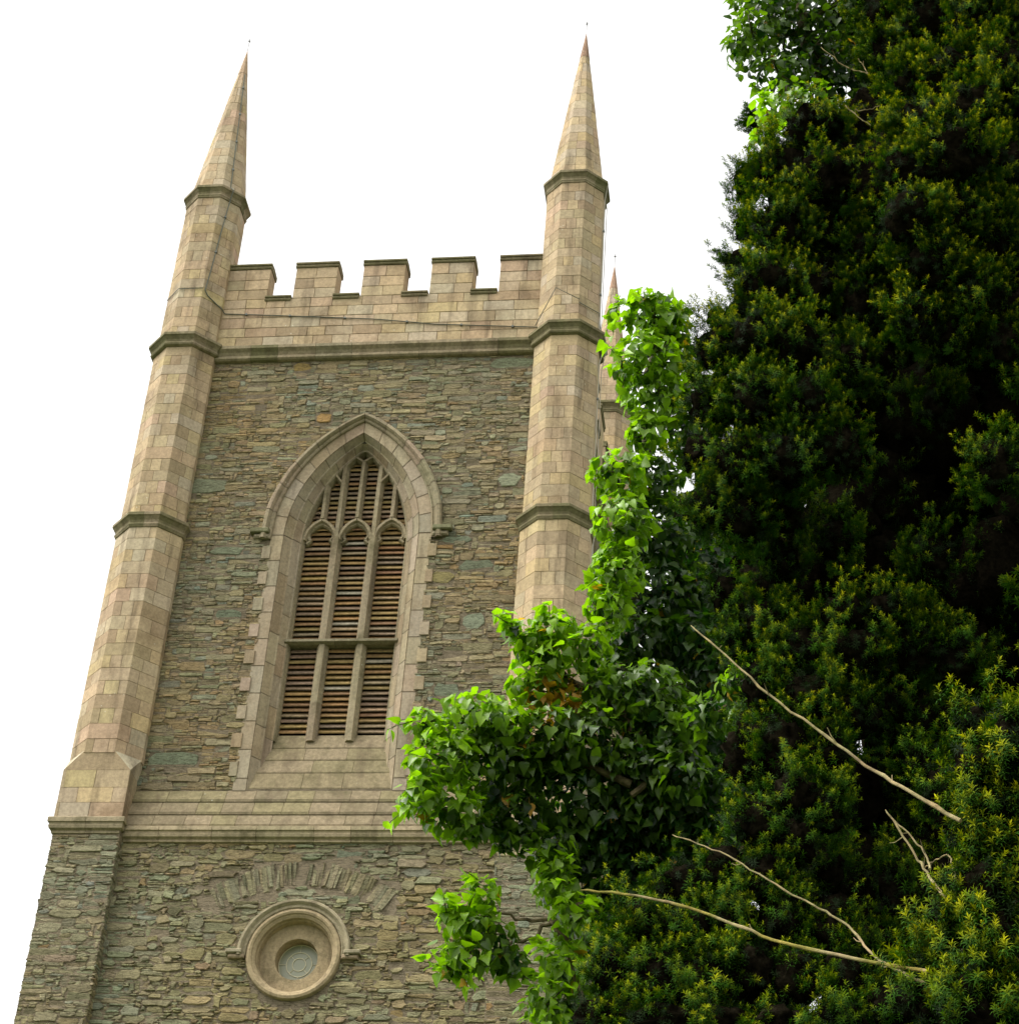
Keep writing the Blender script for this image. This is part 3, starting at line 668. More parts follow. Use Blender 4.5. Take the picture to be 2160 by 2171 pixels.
# ---- round window
def oculus():
    OZ, Y0 = 16.07, -.26
    o = empty('round_window', (0, -TC, 0), tower)
    def lathe(m, prof, a0=0, a1=2 * math.pi, n=72, tint=None):
        full = a1 - a0 > 6.2; cnt = n if full else n + 1
        v = []
        for i in range(cnt):
            a = a0 + (a1 - a0) * i / n
            v += [(rr * math.cos(a), y, OZ + rr * math.sin(a)) for rr, y in prof]
        k = len(prof); f = []
        for i in range(n):
            j = (i + 1) % cnt
            f += [(i * k + q, j * k + q, j * k + q + 1, i * k + q + 1) for q in range(k - 1)]
        m.add(v, f, tint)
        return k
    m = MB(); lathe(m, [(.865, .1 + Y0), (.862, Y0 - .05), (.845, Y0 - .085), (.80, Y0 - .10), (.765, Y0 - .085), (.75, Y0 - .055), (.735, Y0 - .05), (.72, Y0 - .035), (.70, Y0 - .02), (.69, Y0 + .05), (.675, Y0 + .07), (.665, Y0 + .15), (.66, Y0 + .19), (.39, Y0 + .20), (.385, Y0 + .212), (.385, Y0 + .5)], tint=(.34, .265, .155))
    m.build('moulded_ring', M_MOULD, o, True)
    m = MB(); lathe(m, [(1.03, .1 + Y0), (1.03, Y0 - .10), (1.01, Y0 - .135), (.975, Y0 - .135), (.95, Y0 - .11), (.93, Y0 - .075), (.905, Y0 - .07), (.885, Y0 - .085), (.868, Y0 - .07), (.864, Y0 + .05)], rad(-3), rad(183), 48, (.33, .28, .18))
    m.build('hood_mould', M_MOULD, o, True)
    for s in (-1, 1):
        m = MB(); a, b = sorted((s * .93, s * 1.22)); m.box(a, b, Y0 - .15, Y0 + .05, OZ - .02, OZ + .055, (.30, .26, .17), .015)
        a, b = sorted((s * .88, s * 1.18)); m.box(a, b, Y0 - .10, Y0 + .05, OZ - .10, OZ - .02, (.33, .25, .16), .02)
        m.build('label_stop', M_MOULD, o)
    gy = Y0 + .46
    m = MB(); n = 48; m.add([(0, gy, OZ)] + [(.386 * math.cos(2 * math.pi * i / n), gy, OZ + .386 * math.sin(2 * math.pi * i / n)) for i in range(n)], [(0, 1 + i, 1 + (i + 1) % n) for i in range(n)], (0, 0, 0))
    m.build('pane', M_GLASS, o)
    m = MB(); c = (.62, .58, .40)
    for R_ in (.122, .232, .372):
        lathe(m, [(R_ - .008, gy - .004), (R_ - .006, gy - .016), (R_ + .006, gy - .016), (R_ + .008, gy - .004)], tint=c)
    for a, r0, r1 in [(q, .232, .372) for q in (0, 90, 180, 270)] + [(q, .122, .232) for q in (45, 135, 225, 315)]:
        a = rad(a); m.tube([(r0 * math.cos(a), gy - .01, OZ + r0 * math.sin(a)), (r1 * math.cos(a), gy - .01, OZ + r1 * math.sin(a))], .006, c, 5)
    m.build('glazing_bars', M_GLAZ, o)
oculus()

# ---- lightning conductor cables fixed to the stone
def cable(pts, r_=.013, tint=(.10, .11, .08), clips=True, seg=.9):
    m = MB(); m.tube(pts, r_, tint, 5)
    if clips:
        P = [np.array(p) for p in pts]
        for a, b in zip(P, P[1:]):
            L_ = np.linalg.norm(b - a); n = int(L_ / seg)
            for i in range(n):
                q = a + (b - a) * (i + .5) / max(n, 1); m.box(q[0] - .022, q[0] + .022, q[1] - .02, q[1] + .03, q[2] - .022, q[2] + .022, (.10, .11, .09))
    return m.build('conductor_cable', M_METAL, tower)
def tl(x, y, z): return (x, y - TC, z)
def diag(X, a, z, f=.0, o=.015):     # point on the front-right diagonal facet of a turret; f -1..1 along it
    n = np.array([1, -1]) / math.sqrt(2); t = np.array([1, 1]) / math.sqrt(2); p = n * (a + o) + t * f * a * T8
    return tl(X + p[0], TY + p[1], z)
cable([diag(-W, max(.02, .605 * (1 - (z - Z3) / (ZTIP - Z3))), z, -.15) for z in (39.0, 38, 37, 36, 35, 34.86)] + [diag(-W, .66, Z3 + .02, -.1, .05), diag(-W, .735, Z3 - .05, -.1, .02), diag(-W, .66, Z3 - .35, -.1), diag(-W, .64, 33.4, -.35), diag(-W, .64, 32.2, -.62), diag(-W, .645, 31.62, -.8), diag(-W, .65, 31.5, -.5), diag(-W, .65, 31.38, .5), diag(-W, .65, 31.33, 1.0), tl(-3.53, -.10, 31.32), tl(-3.50, -.03, 31.29)])
cable([tl(-W - .65, TY - .28, 31.64), tl(-W - .28, TY - .665, 31.64), tl(-W + .28, TY - .665, 31.64)], .011, clips=False)
cable([tl(-3.50, -.03, 31.29), tl(-1.5, -.025, 31.13), tl(0, -.03, 30.99), tl(1.3, -.025, 30.80), tl(3.56, -.03, 30.62)], .012)
cable([diag(W, .66, 30.85, -1.0), diag(W, .66, 30.86, 1.0), tl(W + .69, TY, 30.6)], .01)
cable([tl(W - .69, TY - .3, 30.55), diag(W, .65, 30.9, -3.4), diag(W, .655, 30.95, -1)], .01, clips=False)
cable([tl(W + .74, TY - .30, Z3 - .1), tl(W + .68, TY - .25, 34.2), tl(W + .68, TY - .22, 30.5), tl(W + .85, TY - .28, 30.1), tl(W + .73, TY - .24, 29.5), tl(W + .73, TY - .24, 25.7), tl(W + .85, TY - .28, 25.3), tl(W + .76, TY - .25, 24.8), tl(W + .76, TY - .25, 19)], .010, (.36, .33, .26), True, 1.5)
cable([tl(W + .70, TY + .0, 34.2), tl(W + .70, TY + .02, 30.5), tl(W + .86, TY - .05, 30.1), tl(W + .75, TY - .0, 29.5), tl(W + .75, TY + .0, 19)], .009, (.40, .37, .30), False)

# ------------------------------------------------------------------ foliage
NR = np.random.default_rng(5)
def frames(Zd, ref=None):
    """rotation matrices whose local z is Zd (n,3), random or reference roll"""
    Zd = Zd / np.linalg.norm(Zd, axis=1, keepdims=True)
    R_ = NR.normal(size=Zd.shape) if ref is None else ref + NR.normal(size=Zd.shape) * 1e-3
    X_ = np.cross(R_, Zd); X_ /= np.linalg.norm(X_, axis=1, keepdims=True) + 1e-9
    Y_ = np.cross(Zd, X_); return np.stack([X_, Y_, Zd], axis=2)
def instances(protos, which, pos, rot, scl, tint):
    """protos: list of (V, C, [F4, F3]); C multiplies tint when scalar column, returns merged arrays"""
    Vs, Cs, F4, F3, base = [], [], [], [], 0
    for k, (V, C, f4, f3) in enumerate(protos):
        i = np.where(which == k)[0]
        if not len(i): continue
        P = np.einsum('nij,vj->nvi', rot[i], V) * scl[i][:, None, None] + pos[i][:, None, :]
        Vs.append(P.reshape(-1, 3)); t = tint[i]
        if t.shape[1] == 6:            # blend young/old colours by C[:,0]
            c = C[None, :, :1] * t[:, None, 3:] + (1 - C[None, :, :1]) * t[:, None, :3]
        else: c = C[None] * t[:, None, :]
        Cs.append(c.reshape(-1, 3)); off = (base + np.arange(len(i)) * len(V))[:, None, None]
        if len(f4): F4.append((f4[None] + off).reshape(-1, 4))
        if len(f3): F3.append((f3[None] + off).reshape(-1, 3))
        base += len(i) * len(V)
    F = []
    if F4: F.append(np.concatenate(F4))
    if F3: F.append(np.concatenate(F3))
    return np.concatenate(Vs), F, np.concatenate(Cs)

def yew_sprig(seed, n=22, L_=.040):
    g = np.random.default_rng(seed); V, C, F4, F3 = [], [], [], []
    bend = g.uniform(-.25, .25, 2)
    for i in range(n):
        t = .06 + .94 * (i + .5) / n; a = i * 2.4 + g.uniform(-.3, .3); ln = (.025 - .009 * max(0, t - .5) / .5) * g.uniform(.85, 1.15)
        out = rad(86 - 58 * t ** 1.7 + g.uniform(-9, 9)); droop = rad(58 - 34 * t)
        ax = np.array([bend[0] * t * t, bend[1] * t * t, 1.0]); d = np.array([math.cos(a), math.sin(a), 0]); p0 = ax * np.array([L_ * t, L_ * t, L_ * t * .92]); u = np.array([0, 0, 1.0])
        d1 = d * math.sin(out) + u * math.cos(out); d2 = d * math.sin(out + droop) + u * math.cos(out + droop)
        p1 = p0 + d1 * ln * .55; p2 = p1 + d2 * ln * .45; s = np.array([-math.sin(a), math.cos(a), 0]) * .00195
        b = len(V); V += [p0 - s * .6, p0 + s * .6, p1 - s, p1 + s, p2]
        y = max(0, (t - .38) / .62) ** 1.15; C += [[y, 0, 0]] * 5
        F4.append([b, b + 1, b + 3, b + 2]); F3.append([b + 2, b + 3, b + 4])
    return np.array(V), np.array(C, float), np.array(F4), np.array(F3)
YP = [yew_sprig(s, n) for s, n in ((1, 22), (2, 25), (3, 20), (4, 23), (5, 21), (6, 24), (7, 18), (8, 26))]

def yew_lobes(name, lobes, parent, H, cover=1.5, size=.8, core_k=.95, cl=.055):
    """lobes: (ox, oy, rx, ry, dH, youngness) in overview pixels at horizontal distance H + dH. Each lobe is a heap of
    short branchlets standing on a twiggy core painted near black as shade, each branchlet a tuft of sprigs"""
    P_, A_, Q_, S_, CV, CF = [], [], [], [], [], []
    for (ox, oy, rx, ry, dH, yo) in lobes:
        c = at(ox, oy, H + dH); D = np.linalg.norm(c - CAM); m = D * K / FPX; R3 = np.array([rx * m, rx * m, ry * m * 1.05])
        n = int(4 * math.pi * R3[0] * R3[2] * cover / (cl * 1.25 * size / .8) ** 2)
        u = NR.normal(size=(n, 3)); u /= np.linalg.norm(u, axis=1, keepdims=True)
        back = u @ ((c - CAM) / D) > .3; u = u[~(back & (NR.random(n) < .7))]
        hol = NR.normal(size=(5, 3)); hol /= np.linalg.norm(hol, axis=1, keepdims=True)           # hollows in the crown
        hb = np.max(u @ hol.T, axis=1); keep = NR.random(len(u)) > np.clip((hb - .80) / .12, 0, .93)
        keep &= NR.random(len(u)) < np.clip(1.05 + .9 * u[:, 2], .22, 1); u = u[keep]; n = len(u)
        cc = c + u * NR.uniform(.66, 1.12, (n, 1)) * R3
        nn = u / R3; nn /= np.linalg.norm(nn, axis=1, keepdims=True); ax = nn * .55 + np.array([0, 0, .8]) + NR.normal(size=(n, 3)) * .25; ax /= np.linalg.norm(ax, axis=1, keepdims=True)
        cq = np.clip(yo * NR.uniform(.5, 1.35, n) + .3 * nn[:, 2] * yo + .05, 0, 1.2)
        k = NR.integers(6, 14, n); idx = np.repeat(np.arange(n), k); N_ = len(idx)
        off = NR.normal(size=(N_, 3)); off /= np.linalg.norm(off, axis=1, keepdims=True); off *= (NR.random((N_, 1)) ** .5) * cl * size / .8
        h = NR.uniform(-1, 1, N_) * NR.uniform(.5, 1.3, n)[idx]; p = cc[idx] + off * .62 + ax[idx] * (h * cl * 1.15)[:, None]
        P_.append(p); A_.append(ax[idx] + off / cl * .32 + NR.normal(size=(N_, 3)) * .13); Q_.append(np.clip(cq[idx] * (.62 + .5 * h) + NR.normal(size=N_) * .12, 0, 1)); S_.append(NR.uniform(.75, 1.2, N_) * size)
        # short shoots close to the core, tinted darker to paint inner shade
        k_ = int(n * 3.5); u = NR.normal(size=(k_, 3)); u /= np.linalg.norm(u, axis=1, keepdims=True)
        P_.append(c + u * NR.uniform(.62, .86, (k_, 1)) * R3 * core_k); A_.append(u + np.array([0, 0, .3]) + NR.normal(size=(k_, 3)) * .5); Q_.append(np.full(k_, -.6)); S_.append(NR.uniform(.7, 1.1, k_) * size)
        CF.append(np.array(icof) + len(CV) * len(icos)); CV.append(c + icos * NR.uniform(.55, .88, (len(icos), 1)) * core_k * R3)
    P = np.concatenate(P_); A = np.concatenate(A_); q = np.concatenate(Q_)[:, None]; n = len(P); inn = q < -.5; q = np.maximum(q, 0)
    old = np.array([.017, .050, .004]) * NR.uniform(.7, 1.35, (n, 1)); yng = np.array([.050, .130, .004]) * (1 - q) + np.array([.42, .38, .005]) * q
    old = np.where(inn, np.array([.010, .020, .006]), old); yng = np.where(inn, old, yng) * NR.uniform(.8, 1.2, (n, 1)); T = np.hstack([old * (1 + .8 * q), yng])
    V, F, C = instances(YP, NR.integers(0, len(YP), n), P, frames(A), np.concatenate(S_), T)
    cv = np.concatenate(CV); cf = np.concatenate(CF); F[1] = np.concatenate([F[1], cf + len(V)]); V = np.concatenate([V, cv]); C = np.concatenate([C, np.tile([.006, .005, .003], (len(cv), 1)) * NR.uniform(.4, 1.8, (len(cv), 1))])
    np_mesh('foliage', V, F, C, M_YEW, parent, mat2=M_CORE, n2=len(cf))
    print('sprigs', name, n); return n
import bmesh
def _ico(sub):
    bm = bmesh.new(); bmesh.ops.create_icosphere(bm, subdivisions=sub, radius=1); v = np.array([q.co[:] for q in bm.verts]); f = [[x.index for x in q.verts] for q in bm.faces]; bm.free(); return v, f
icos, icof = _ico(3)

def ivy_leaf(seed):
    g = np.random.default_rng(seed); w_ = g.uniform(.36, .50); lob = g.uniform(0, .12)
    # outline of half a leaf: base (0,0) -> tip (0,1)
    half = [(w_ * .50, -.07), (w_ * .92 + lob * .5, .10), (w_ * 1.0 + lob * .4, .30), (w_ * .72, .55), (w_ * .36, .80)]
    fold = g.uniform(.1, .5); cup = g.uniform(.08, .42); tw = g.uniform(-.2, .2)
    V = [(0, 0, 0), (0, .2, -.01), (0, .42, -.02), (0, .66, -cup * .4), (0, 1.04, -cup * 1.4)]
    for s in (1, -1):
        for x, y in half: V.append((s * x * (1 + g.uniform(-.1, .1)) + tw * y * y * .4, y, abs(x) * fold - cup * max(0, y - .25) * 1.2 + s * tw * x * .5 + g.uniform(-.02, .02)))
    F4 = []
    for k in range(4): F4 += [[k, 5 + k, 6 + k, k + 1], [k, k + 1, 11 + k, 10 + k]]
    b = len(V); V += [(.012, 0, 0), (-.012, 0, 0), (-.01, -.45, .12), (.01, -.45, .12)]; F4.append([b, b + 1, b + 2, b + 3])
    return np.array(V, float) * .5 * 1.0, np.ones((len(V), 3)) * np.array([1, 1, 1.0]), np.array(F4), np.zeros((0, 3), int)
IP = [ivy_leaf(s) for s in range(8)]
def ivy_lobes(name, lobes, parent, H, dens, leaf=.085, shrink=11):
    """lobes: (ox, oy, rx, ry, dH, tone, fill)"""
    P_, N_, T_, Q_ = [], [], [], []
    stems = MB()
    for (ox, oy, rx, ry, dH, tone) in lobes:
        rx = max(9, rx - shrink); ry = max(9, ry - shrink); tone = tone if tone > .6 else tone * .6  # low tones drop further, darkening the lobes that lie in shade
        c = at(ox, oy, H + dH); D = np.linalg.norm(c - CAM); m = D * K / FPX; R3 = np.array([rx * m, (rx + ry) * .5 * m, ry * m])
        n = int(4 * math.pi * np.prod(R3) ** (2 / 3) * dens)
        u = NR.normal(size=(n, 3)); u /= np.linalg.norm(u, axis=1, keepdims=True)
        rr = np.where(NR.random(n) < .72, NR.uniform(.78, 1.12, n), NR.uniform(.3, .8, n))
        p = c + u * rr[:, None] * R3; nn = u * .75 + np.array([-.15, -.1, .65]) + NR.normal(size=(n, 3)) * .55
        P_.append(p); N_.append(nn); tipd = u * .7 + np.array([0, 0, -.9]) + NR.normal(size=(n, 3)) * .35; T_.append(tipd)
        Q_.append(np.clip(tone + NR.normal(size=n) * .2 * (.3 + tone) + (rr - .92) * (.2 + tone), 0, 1))
        for _ in range(max(3, int(n / 45))):
            v_ = NR.normal(size=3); v_ /= np.linalg.norm(v_); v_[2] = abs(v_[2]) * .6 + v_[2] * .4; e = c + v_ * R3 * .95; mid = (c + e) / 2 + NR.normal(size=3) * R3 * .12
            stems.tube([tuple(c), tuple(mid), tuple(e)], [.007, .005, .003], (.09, .085, .035), 4)
        if tone > .4:
            for _ in range(int(1 + 3 * tone)):          # young shoots that stand clear of the mass
                v_ = NR.normal(size=3) + np.array([0, 0, .4]); v_ /= np.linalg.norm(v_); a0 = c + v_ * R3 * .8; k_ = NR.integers(4, 8); Ls = leaf * NR.uniform(.6, 1.3)
                d_ = v_ + NR.normal(size=3) * .3; d_ /= np.linalg.norm(d_); sag = NR.uniform(0, .5)
                tt = np.linspace(.15, 1, k_); pts = a0 + d_ * tt[:, None] * Ls - np.array([0, 0, 1]) * (tt[:, None] ** 2) * Ls * sag
                sd = NR.normal(size=(k_, 3)); P_.append(pts + sd * .008); N_.append(np.array([0, -.1, .8]) + NR.normal(size=(k_, 3)) * .45); T_.append(sd * .9 + d_ * .5 + np.array([0, 0, -.5])); Q_.append(np.clip(tone + .15 + NR.normal(size=k_) * .15, 0, 1))
                stems.tube([tuple(a0), tuple(pts[k_ // 2]), tuple(pts[-1])], [.004, .003, .002], (.12, .15, .04), 4)
    P = np.concatenate(P_); Nn = np.concatenate(N_); T = np.concatenate(T_); q = np.concatenate(Q_)[:, None]; n = len(P)
    Z_ = Nn / np.linalg.norm(Nn, axis=1, keepdims=True); Y_ = T - Z_ * np.sum(T * Z_, axis=1, keepdims=True); Y_ /= np.linalg.norm(Y_, axis=1, keepdims=True); X_ = np.cross(Y_, Z_)
    rot = np.stack([X_, Y_, Z_], axis=2)
    old = np.array([.009, .038, .006]); new = np.array([.21, .36, .010]); tint = (old * (1 - q) + new * q) * NR.uniform(.75, 1.25, (n, 1))  # tone mixes leaf age with painted shade: inner leaves dark, outer bright
    w_ = NR.random(n) < .006; tint[w_] = [.40, .22, .02]
    dy = np.linalg.norm(P - at(1045, 1325, HI), axis=1); w_ = (dy < .16) & (NR.random(n) < .5); tint[w_] = [.38, .21, .02]      # a patch of yellowing leaves
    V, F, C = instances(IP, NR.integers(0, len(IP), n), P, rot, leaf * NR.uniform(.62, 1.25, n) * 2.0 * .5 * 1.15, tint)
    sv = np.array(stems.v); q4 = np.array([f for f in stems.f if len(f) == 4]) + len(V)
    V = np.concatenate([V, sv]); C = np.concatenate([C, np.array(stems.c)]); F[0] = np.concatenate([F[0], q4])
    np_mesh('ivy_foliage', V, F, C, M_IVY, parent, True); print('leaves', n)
    return n

def path(pts, H, dH=None):
    return [tuple(at(x, y, H if dH is None else H + dH[i])) for i, (x, y) in enumerate(pts)]
def wiggle(pts, sub=5, amp=.012):
    P = [np.array(p) for p in pts]; o = [P[0]]
    for a, b, i in zip(P, P[1:], range(len(P))):
        pm = P[max(i - 1, 0)]; pn = P[min(i + 2, len(P) - 1)]
        for k in range(1, sub + 1):
            t = k / sub; q = .5 * ((2 * a) + (-pm + b) * t + (2 * pm - 5 * a + 4 * b - pn) * t * t + (-pm + 3 * a - 3 * b + pn) * t ** 3)
            o.append(q + NR.normal(size=3) * amp * (1 if k < sub else 0))
    return o
def trunk(mb, base, top, r0, r1, tint, sub=6, amp=.06):
    b = np.array(base, float); t = np.array(top, float); L_ = [b + (t - b) * k / 4 + (NR.normal(size=3) * amp if 0 < k < 4 else 0) for k in range(5)]
    q = wiggle(L_, sub, amp * .15); rs = [r0 * (1.35 if i == 0 else 1) + (r1 - r0) * i / (len(q) - 1) for i in range(len(q))]
    mb.tube(q, rs, tint, 10)

# ---- the ivy-clad tree beside the tower
HI = 9.5
c0 = at(1230, 1932, HI); ivt = tag(empty('ivy_clad_tree', (0, 0, 0)), 'bright green ivy smothering a tree close to the tower, side lobes overhanging its masonry', 'tree')
tb = MB(); trunk(tb, (c0[0] + .1, c0[1] + .5, -.1), at(1190, 1300, HI + .45), .13, .06, (.07, .06, .035)); tb.tube(wiggle(path([(1190, 1300), (1200, 1000), (1215, 800), (1235, 600)], HI + .4), 5, .02), [.06] * 6 + [.04] * 5 + [.02] * 5, (.07, .06, .035), 8)
tb.build('trunk', M_BARK, ivt)
for pts, ra, rb in (([(1195, 1380), (1150, 1320), (1085, 1290), (1040, 1240), (1030, 1180)], .026, .01), ([(1190, 1480), (1100, 1440), (1000, 1420), (900, 1420), (830, 1440)], .022, .008), ([(1110, 1700), (1060, 1735), (1000, 1770), (930, 1800)], .016, .006), ([(1100, 1900), (1075, 1800), (1040, 1740), (985, 1735), (920, 1720)], .018, .005), ([(1190, 1500), (1290, 1420), (1370, 1330), (1400, 1280)], .018, .006)):
    p = wiggle(path(pts, HI), 5, .012); lb = MB(); lb.tube(p, [ra + (rb - ra) * i / (len(p) - 1) for i in range(len(p))], (.12, .095, .05), 6); lb.build('branch', M_BARK, ivt)
IV = [(1235, 598, 58, 52, 0, .75), (1215, 562, 34, 26, -.1, .85), (1260, 620, 42, 60, .1, .55), (1222, 673, 58, 60, 0, .8), (1285, 700, 55, 70, .2, .4), (1235, 750, 62, 55, .1, .7), (1290, 810, 50, 60, .3, .35), (1172, 692, 24, 36, -.1, .95), (1160, 588, 12, 22, -.1, .95),
      (1215, 820, 40, 40, .05, .7), (1165, 890, 58, 48, 0, .8), (1235, 900, 60, 60, .2, .4), (1175, 985, 62, 60, 0, .75), (1165, 1080, 58, 62, 0, .75), (1145, 1150, 44, 55, 0, .8), (1240, 1010, 70, 80, .35, .25), (1240, 1130, 80, 80, .4, .2), (1320, 1090, 80, 110, .6, .15), (1200, 1210, 75, 60, .3, .3), (1110, 1225, 40, 60, -.05, .85),
      (1045, 1185, 52, 38, -.1, .95), (965, 1185, 26, 22, -.15, 1.0), (1000, 1215, 40, 36, -.1, .95), (1035, 1250, 52, 50, -.05, .85), (1010, 1300, 55, 40, -.05, .7),
      (900, 1365, 95, 60, -.15, .7), (800, 1365, 36, 26, -.25, .95), (830, 1430, 68, 60, -.2, .75), (785, 1500, 38, 46, -.25, 1.0), (850, 1530, 62, 50, -.15, .7), (930, 1440, 90, 80, -.05, .5), (1010, 1400, 85, 75, -.05, .5), (960, 1530, 70, 55, 0, .35), (890, 1560, 40, 34, -.1, .45), (1100, 1400, 90, 80, 0, .5), (1120, 1320, 90, 50, .05, .6), (1210, 1310, 95, 60, 0, .55), (1250, 1380, 80, 70, 0, .45), (1280, 1460, 55, 70, 0, .4), (1190, 1460, 95, 70, .1, .3), (1060, 1500, 90, 70, .1, .25),
      (980, 1580, 55, 38, 0, .35), (1040, 1600, 50, 45, 0, .6), (1085, 1600, 90, 70, .25, .2), (1200, 1600, 90, 90, .45, .15), (1045, 1660, 46, 52, 0, .85), (1080, 1740, 45, 60, 0, .7), (1060, 1820, 46, 55, 0, .85), (1040, 1895, 58, 45, 0, .85), (1090, 1910, 60, 50, .1, .6), (1140, 1560, 70, 70, .2, .15), (1180, 1660, 60, 80, .3, .12), (1230, 1520, 80, 80, .2, .2), (1235, 1290, 60, 50, .3, .3), (1230, 1330, 50, 45, .4, .2), (1180, 1270, 50, 50, .3, .4), (1310, 1210, 75, 60, .3, .12), (1350, 1270, 60, 60, .3, .1), (1320, 1400, 75, 70, .3, .1), (1360, 1490, 70, 70, .3, .08), (1340, 1590, 70, 70, .3, .08), (1260, 1640, 70, 60, .3, .1), (1390, 1150, 60, 70, .4, .08), (1290, 1560, 60, 60, .2, .15), (1130, 1700, 60, 90, .3, .2), (1150, 1820, 60, 90, .4, .2),
      (910, 1685, 32, 42, -.2, .85), (885, 1740, 60, 36, -.2, .8), (845, 1730, 28, 18, -.25, .9), (930, 1775, 46, 60, -.15, .6), (880, 1805, 52, 40, -.2, .85), (965, 1815, 36, 36, -.1, .5), (850, 1830, 32, 22, -.2, .9), (985, 1845, 18, 16, -.1, .8),
      (1395, 1285, 42, 30, -.6, .7), (1350, 1345, 60, 40, -.5, .45), (1420, 1340, 40, 30, -.6, .4)]
n_ivy = ivy_lobes('ivy', IV, ivt, HI, 720, .104, 8)
# ---- ivy on the crown of the yew, top of the picture
ivu = tag(empty('ivy_plant', (0, 0, 0)), 'glossy ivy hanging over the top of the yew at the upper edge against the sky', 'ivy')
IT = [(1440, 10, 62, 50, 0, .55), (1420, 70, 48, 50, 0, .6), (1392, 90, 22, 55, 0, .6), (1480, 70, 75, 60, .1, .35), (1540, 30, 80, 60, .1, .5), (1470, 140, 60, 40, .05, .5), (1550, 120, 75, 60, .15, .3), (1600, 50, 50, 50, .15, .5), (1500, 190, 55, 38, .0, .75), (1450, 215, 34, 30, -.1, .85), (1440, 270, 28, 30, -.15, .8), (1530, 200, 50, 30, -.05, .6), (1600, 160, 50, 50, .2, .25), (1450, -60, 90, 60, .1, .5), (1580, -60, 90, 60, .1, .4)]
ivy_lobes('ivy', IT, ivu, 6.7, 800, .070, 2)
sb = MB()
p0 = at(1560, 210, 6.95); sb.tube(wiggle([(p0[0] + .5, p0[1] + .9, 0), (p0[0] + .4, p0[1] + .6, 4), tuple(p0), tuple(at(1520, 90, 6.85)), tuple(at(1500, -60, 6.85))], 6, .02), [.05] * 13 + [.03] * 12, (.12, .10, .055), 6)
sb.build('stem', M_BARK, ivu)

# ---- yews
HY = 6.0
yew = tag(empty('yew_tree', (0, 0, 0)), 'large dark yew filling the right side, rounded plumes with yellow-green tips', 'tree')
YL_ = [(1425, 225, 20, 26, .8, .05), (1414, 345, 38, 50, .7, .1), (1412, 430, 34, 48, .7, .1), (1398, 500, 38, 42, .7, .15), (1408, 575, 34, 48, .7, .2),
       (1535, 250, 75, 60, .25, .9), (1480, 330, 75, 80, .3, .75), (1560, 340, 75, 80, .2, .7), (1480, 440, 75, 80, .3, .6), (1560, 430, 60, 70, .35, .4), (1450, 540, 70, 70, .25, .8), (1530, 560, 60, 55, .3, .5), (1360, 660, 55, 65, .2, .8), (1430, 640, 65, 60, .1, .65), (1500, 660, 70, 60, .1, .5), (1345, 760, 60, 80, .25, .45), (1430, 760, 70, 75, .15, .35), (1520, 770, 65, 75, .1, .4), (1330, 860, 55, 70, .3, .4), (1400, 870, 70, 70, .2, .35), (1490, 870, 75, 70, .15, .3), (1580, 850, 60, 65, .15, .4), (1335, 960, 50, 60, .3, .5), (1400, 980, 65, 65, .3, .3), (1470, 960, 60, 60, .35, .2),
       (1680, 30, 70, 70, .4, .5), (1680, 110, 60, 60, .4, .4), (1760, 50, 80, 70, .3, .6), (1860, 40, 80, 75, .2, .7), (1900, 130, 50, 90, .1, .7), (1800, 140, 70, 60, .2, .85), (1730, 160, 60, 60, .3, .6), (1840, 220, 80, 70, .1, .8), (1740, 240, 70, 60, .05, 1.0), (1800, 300, 85, 80, -.05, .95), (1700, 330, 55, 60, .05, .9), (1900, 310, 50, 80, .1, .5), (1720, 410, 65, 70, .0, .7), (1800, 400, 60, 70, .05, .6), (1880, 440, 55, 80, .15, .6), (1760, 500, 70, 70, .1, .5), (1850, 560, 60, 70, .15, .55), (1730, 600, 50, 70, .15, .7), (1800, 640, 60, 60, .25, .4), (1900, 640, 40, 70, .2, .5),
       (1640, 480, 55, 65, .3, .4), (1620, 580, 50, 70, .35, .45), (1610, 690, 50, 60, .3, .35), (1880, 880, 55, 75, .1, .5), (1770, 760, 40, 50, .5, .25),
       (1755, 1060, 55, 65, .5, .2), (1470, 1060, 55, 60, .5, .15), (1570, 1020, 50, 50, .5, .2), (1440, 1180, 50, 60, .35, .3), (1520, 1230, 60, 60, .3, .35), (1590, 1160, 55, 50, .25, .6), (1670, 1150, 45, 45, .25, .6), (1620, 1230, 60, 60, .25, .45), (1720, 1220, 60, 70, .35, .35), (1440, 1290, 55, 60, .3, .4), (1530, 1320, 65, 60, .25, .4), (1800, 1250, 60, 70, .4, .3), (1620, 1350, 55, 60, .3, .3), (1700, 1330, 45, 50, .45, .15), (1480, 1400, 55, 60, .2, .45), (1560, 1420, 60, 60, .25, .35)]
YL_ += [(1338, 655, 34, 44, .2, .5), (1352, 600, 26, 30, .3, .5), (1368, 1120, 40, 50, .4, .2), (1400, 1210, 40, 50, .4, .25)]
yew_lobes('yew', YL_, yew, HY, cover=1.45)
yew2 = tag(empty('yew_tree', (0, 0, 0)), 'lower dark green yew between the ivy and the brighter plumes in the bottom corner', 'tree')
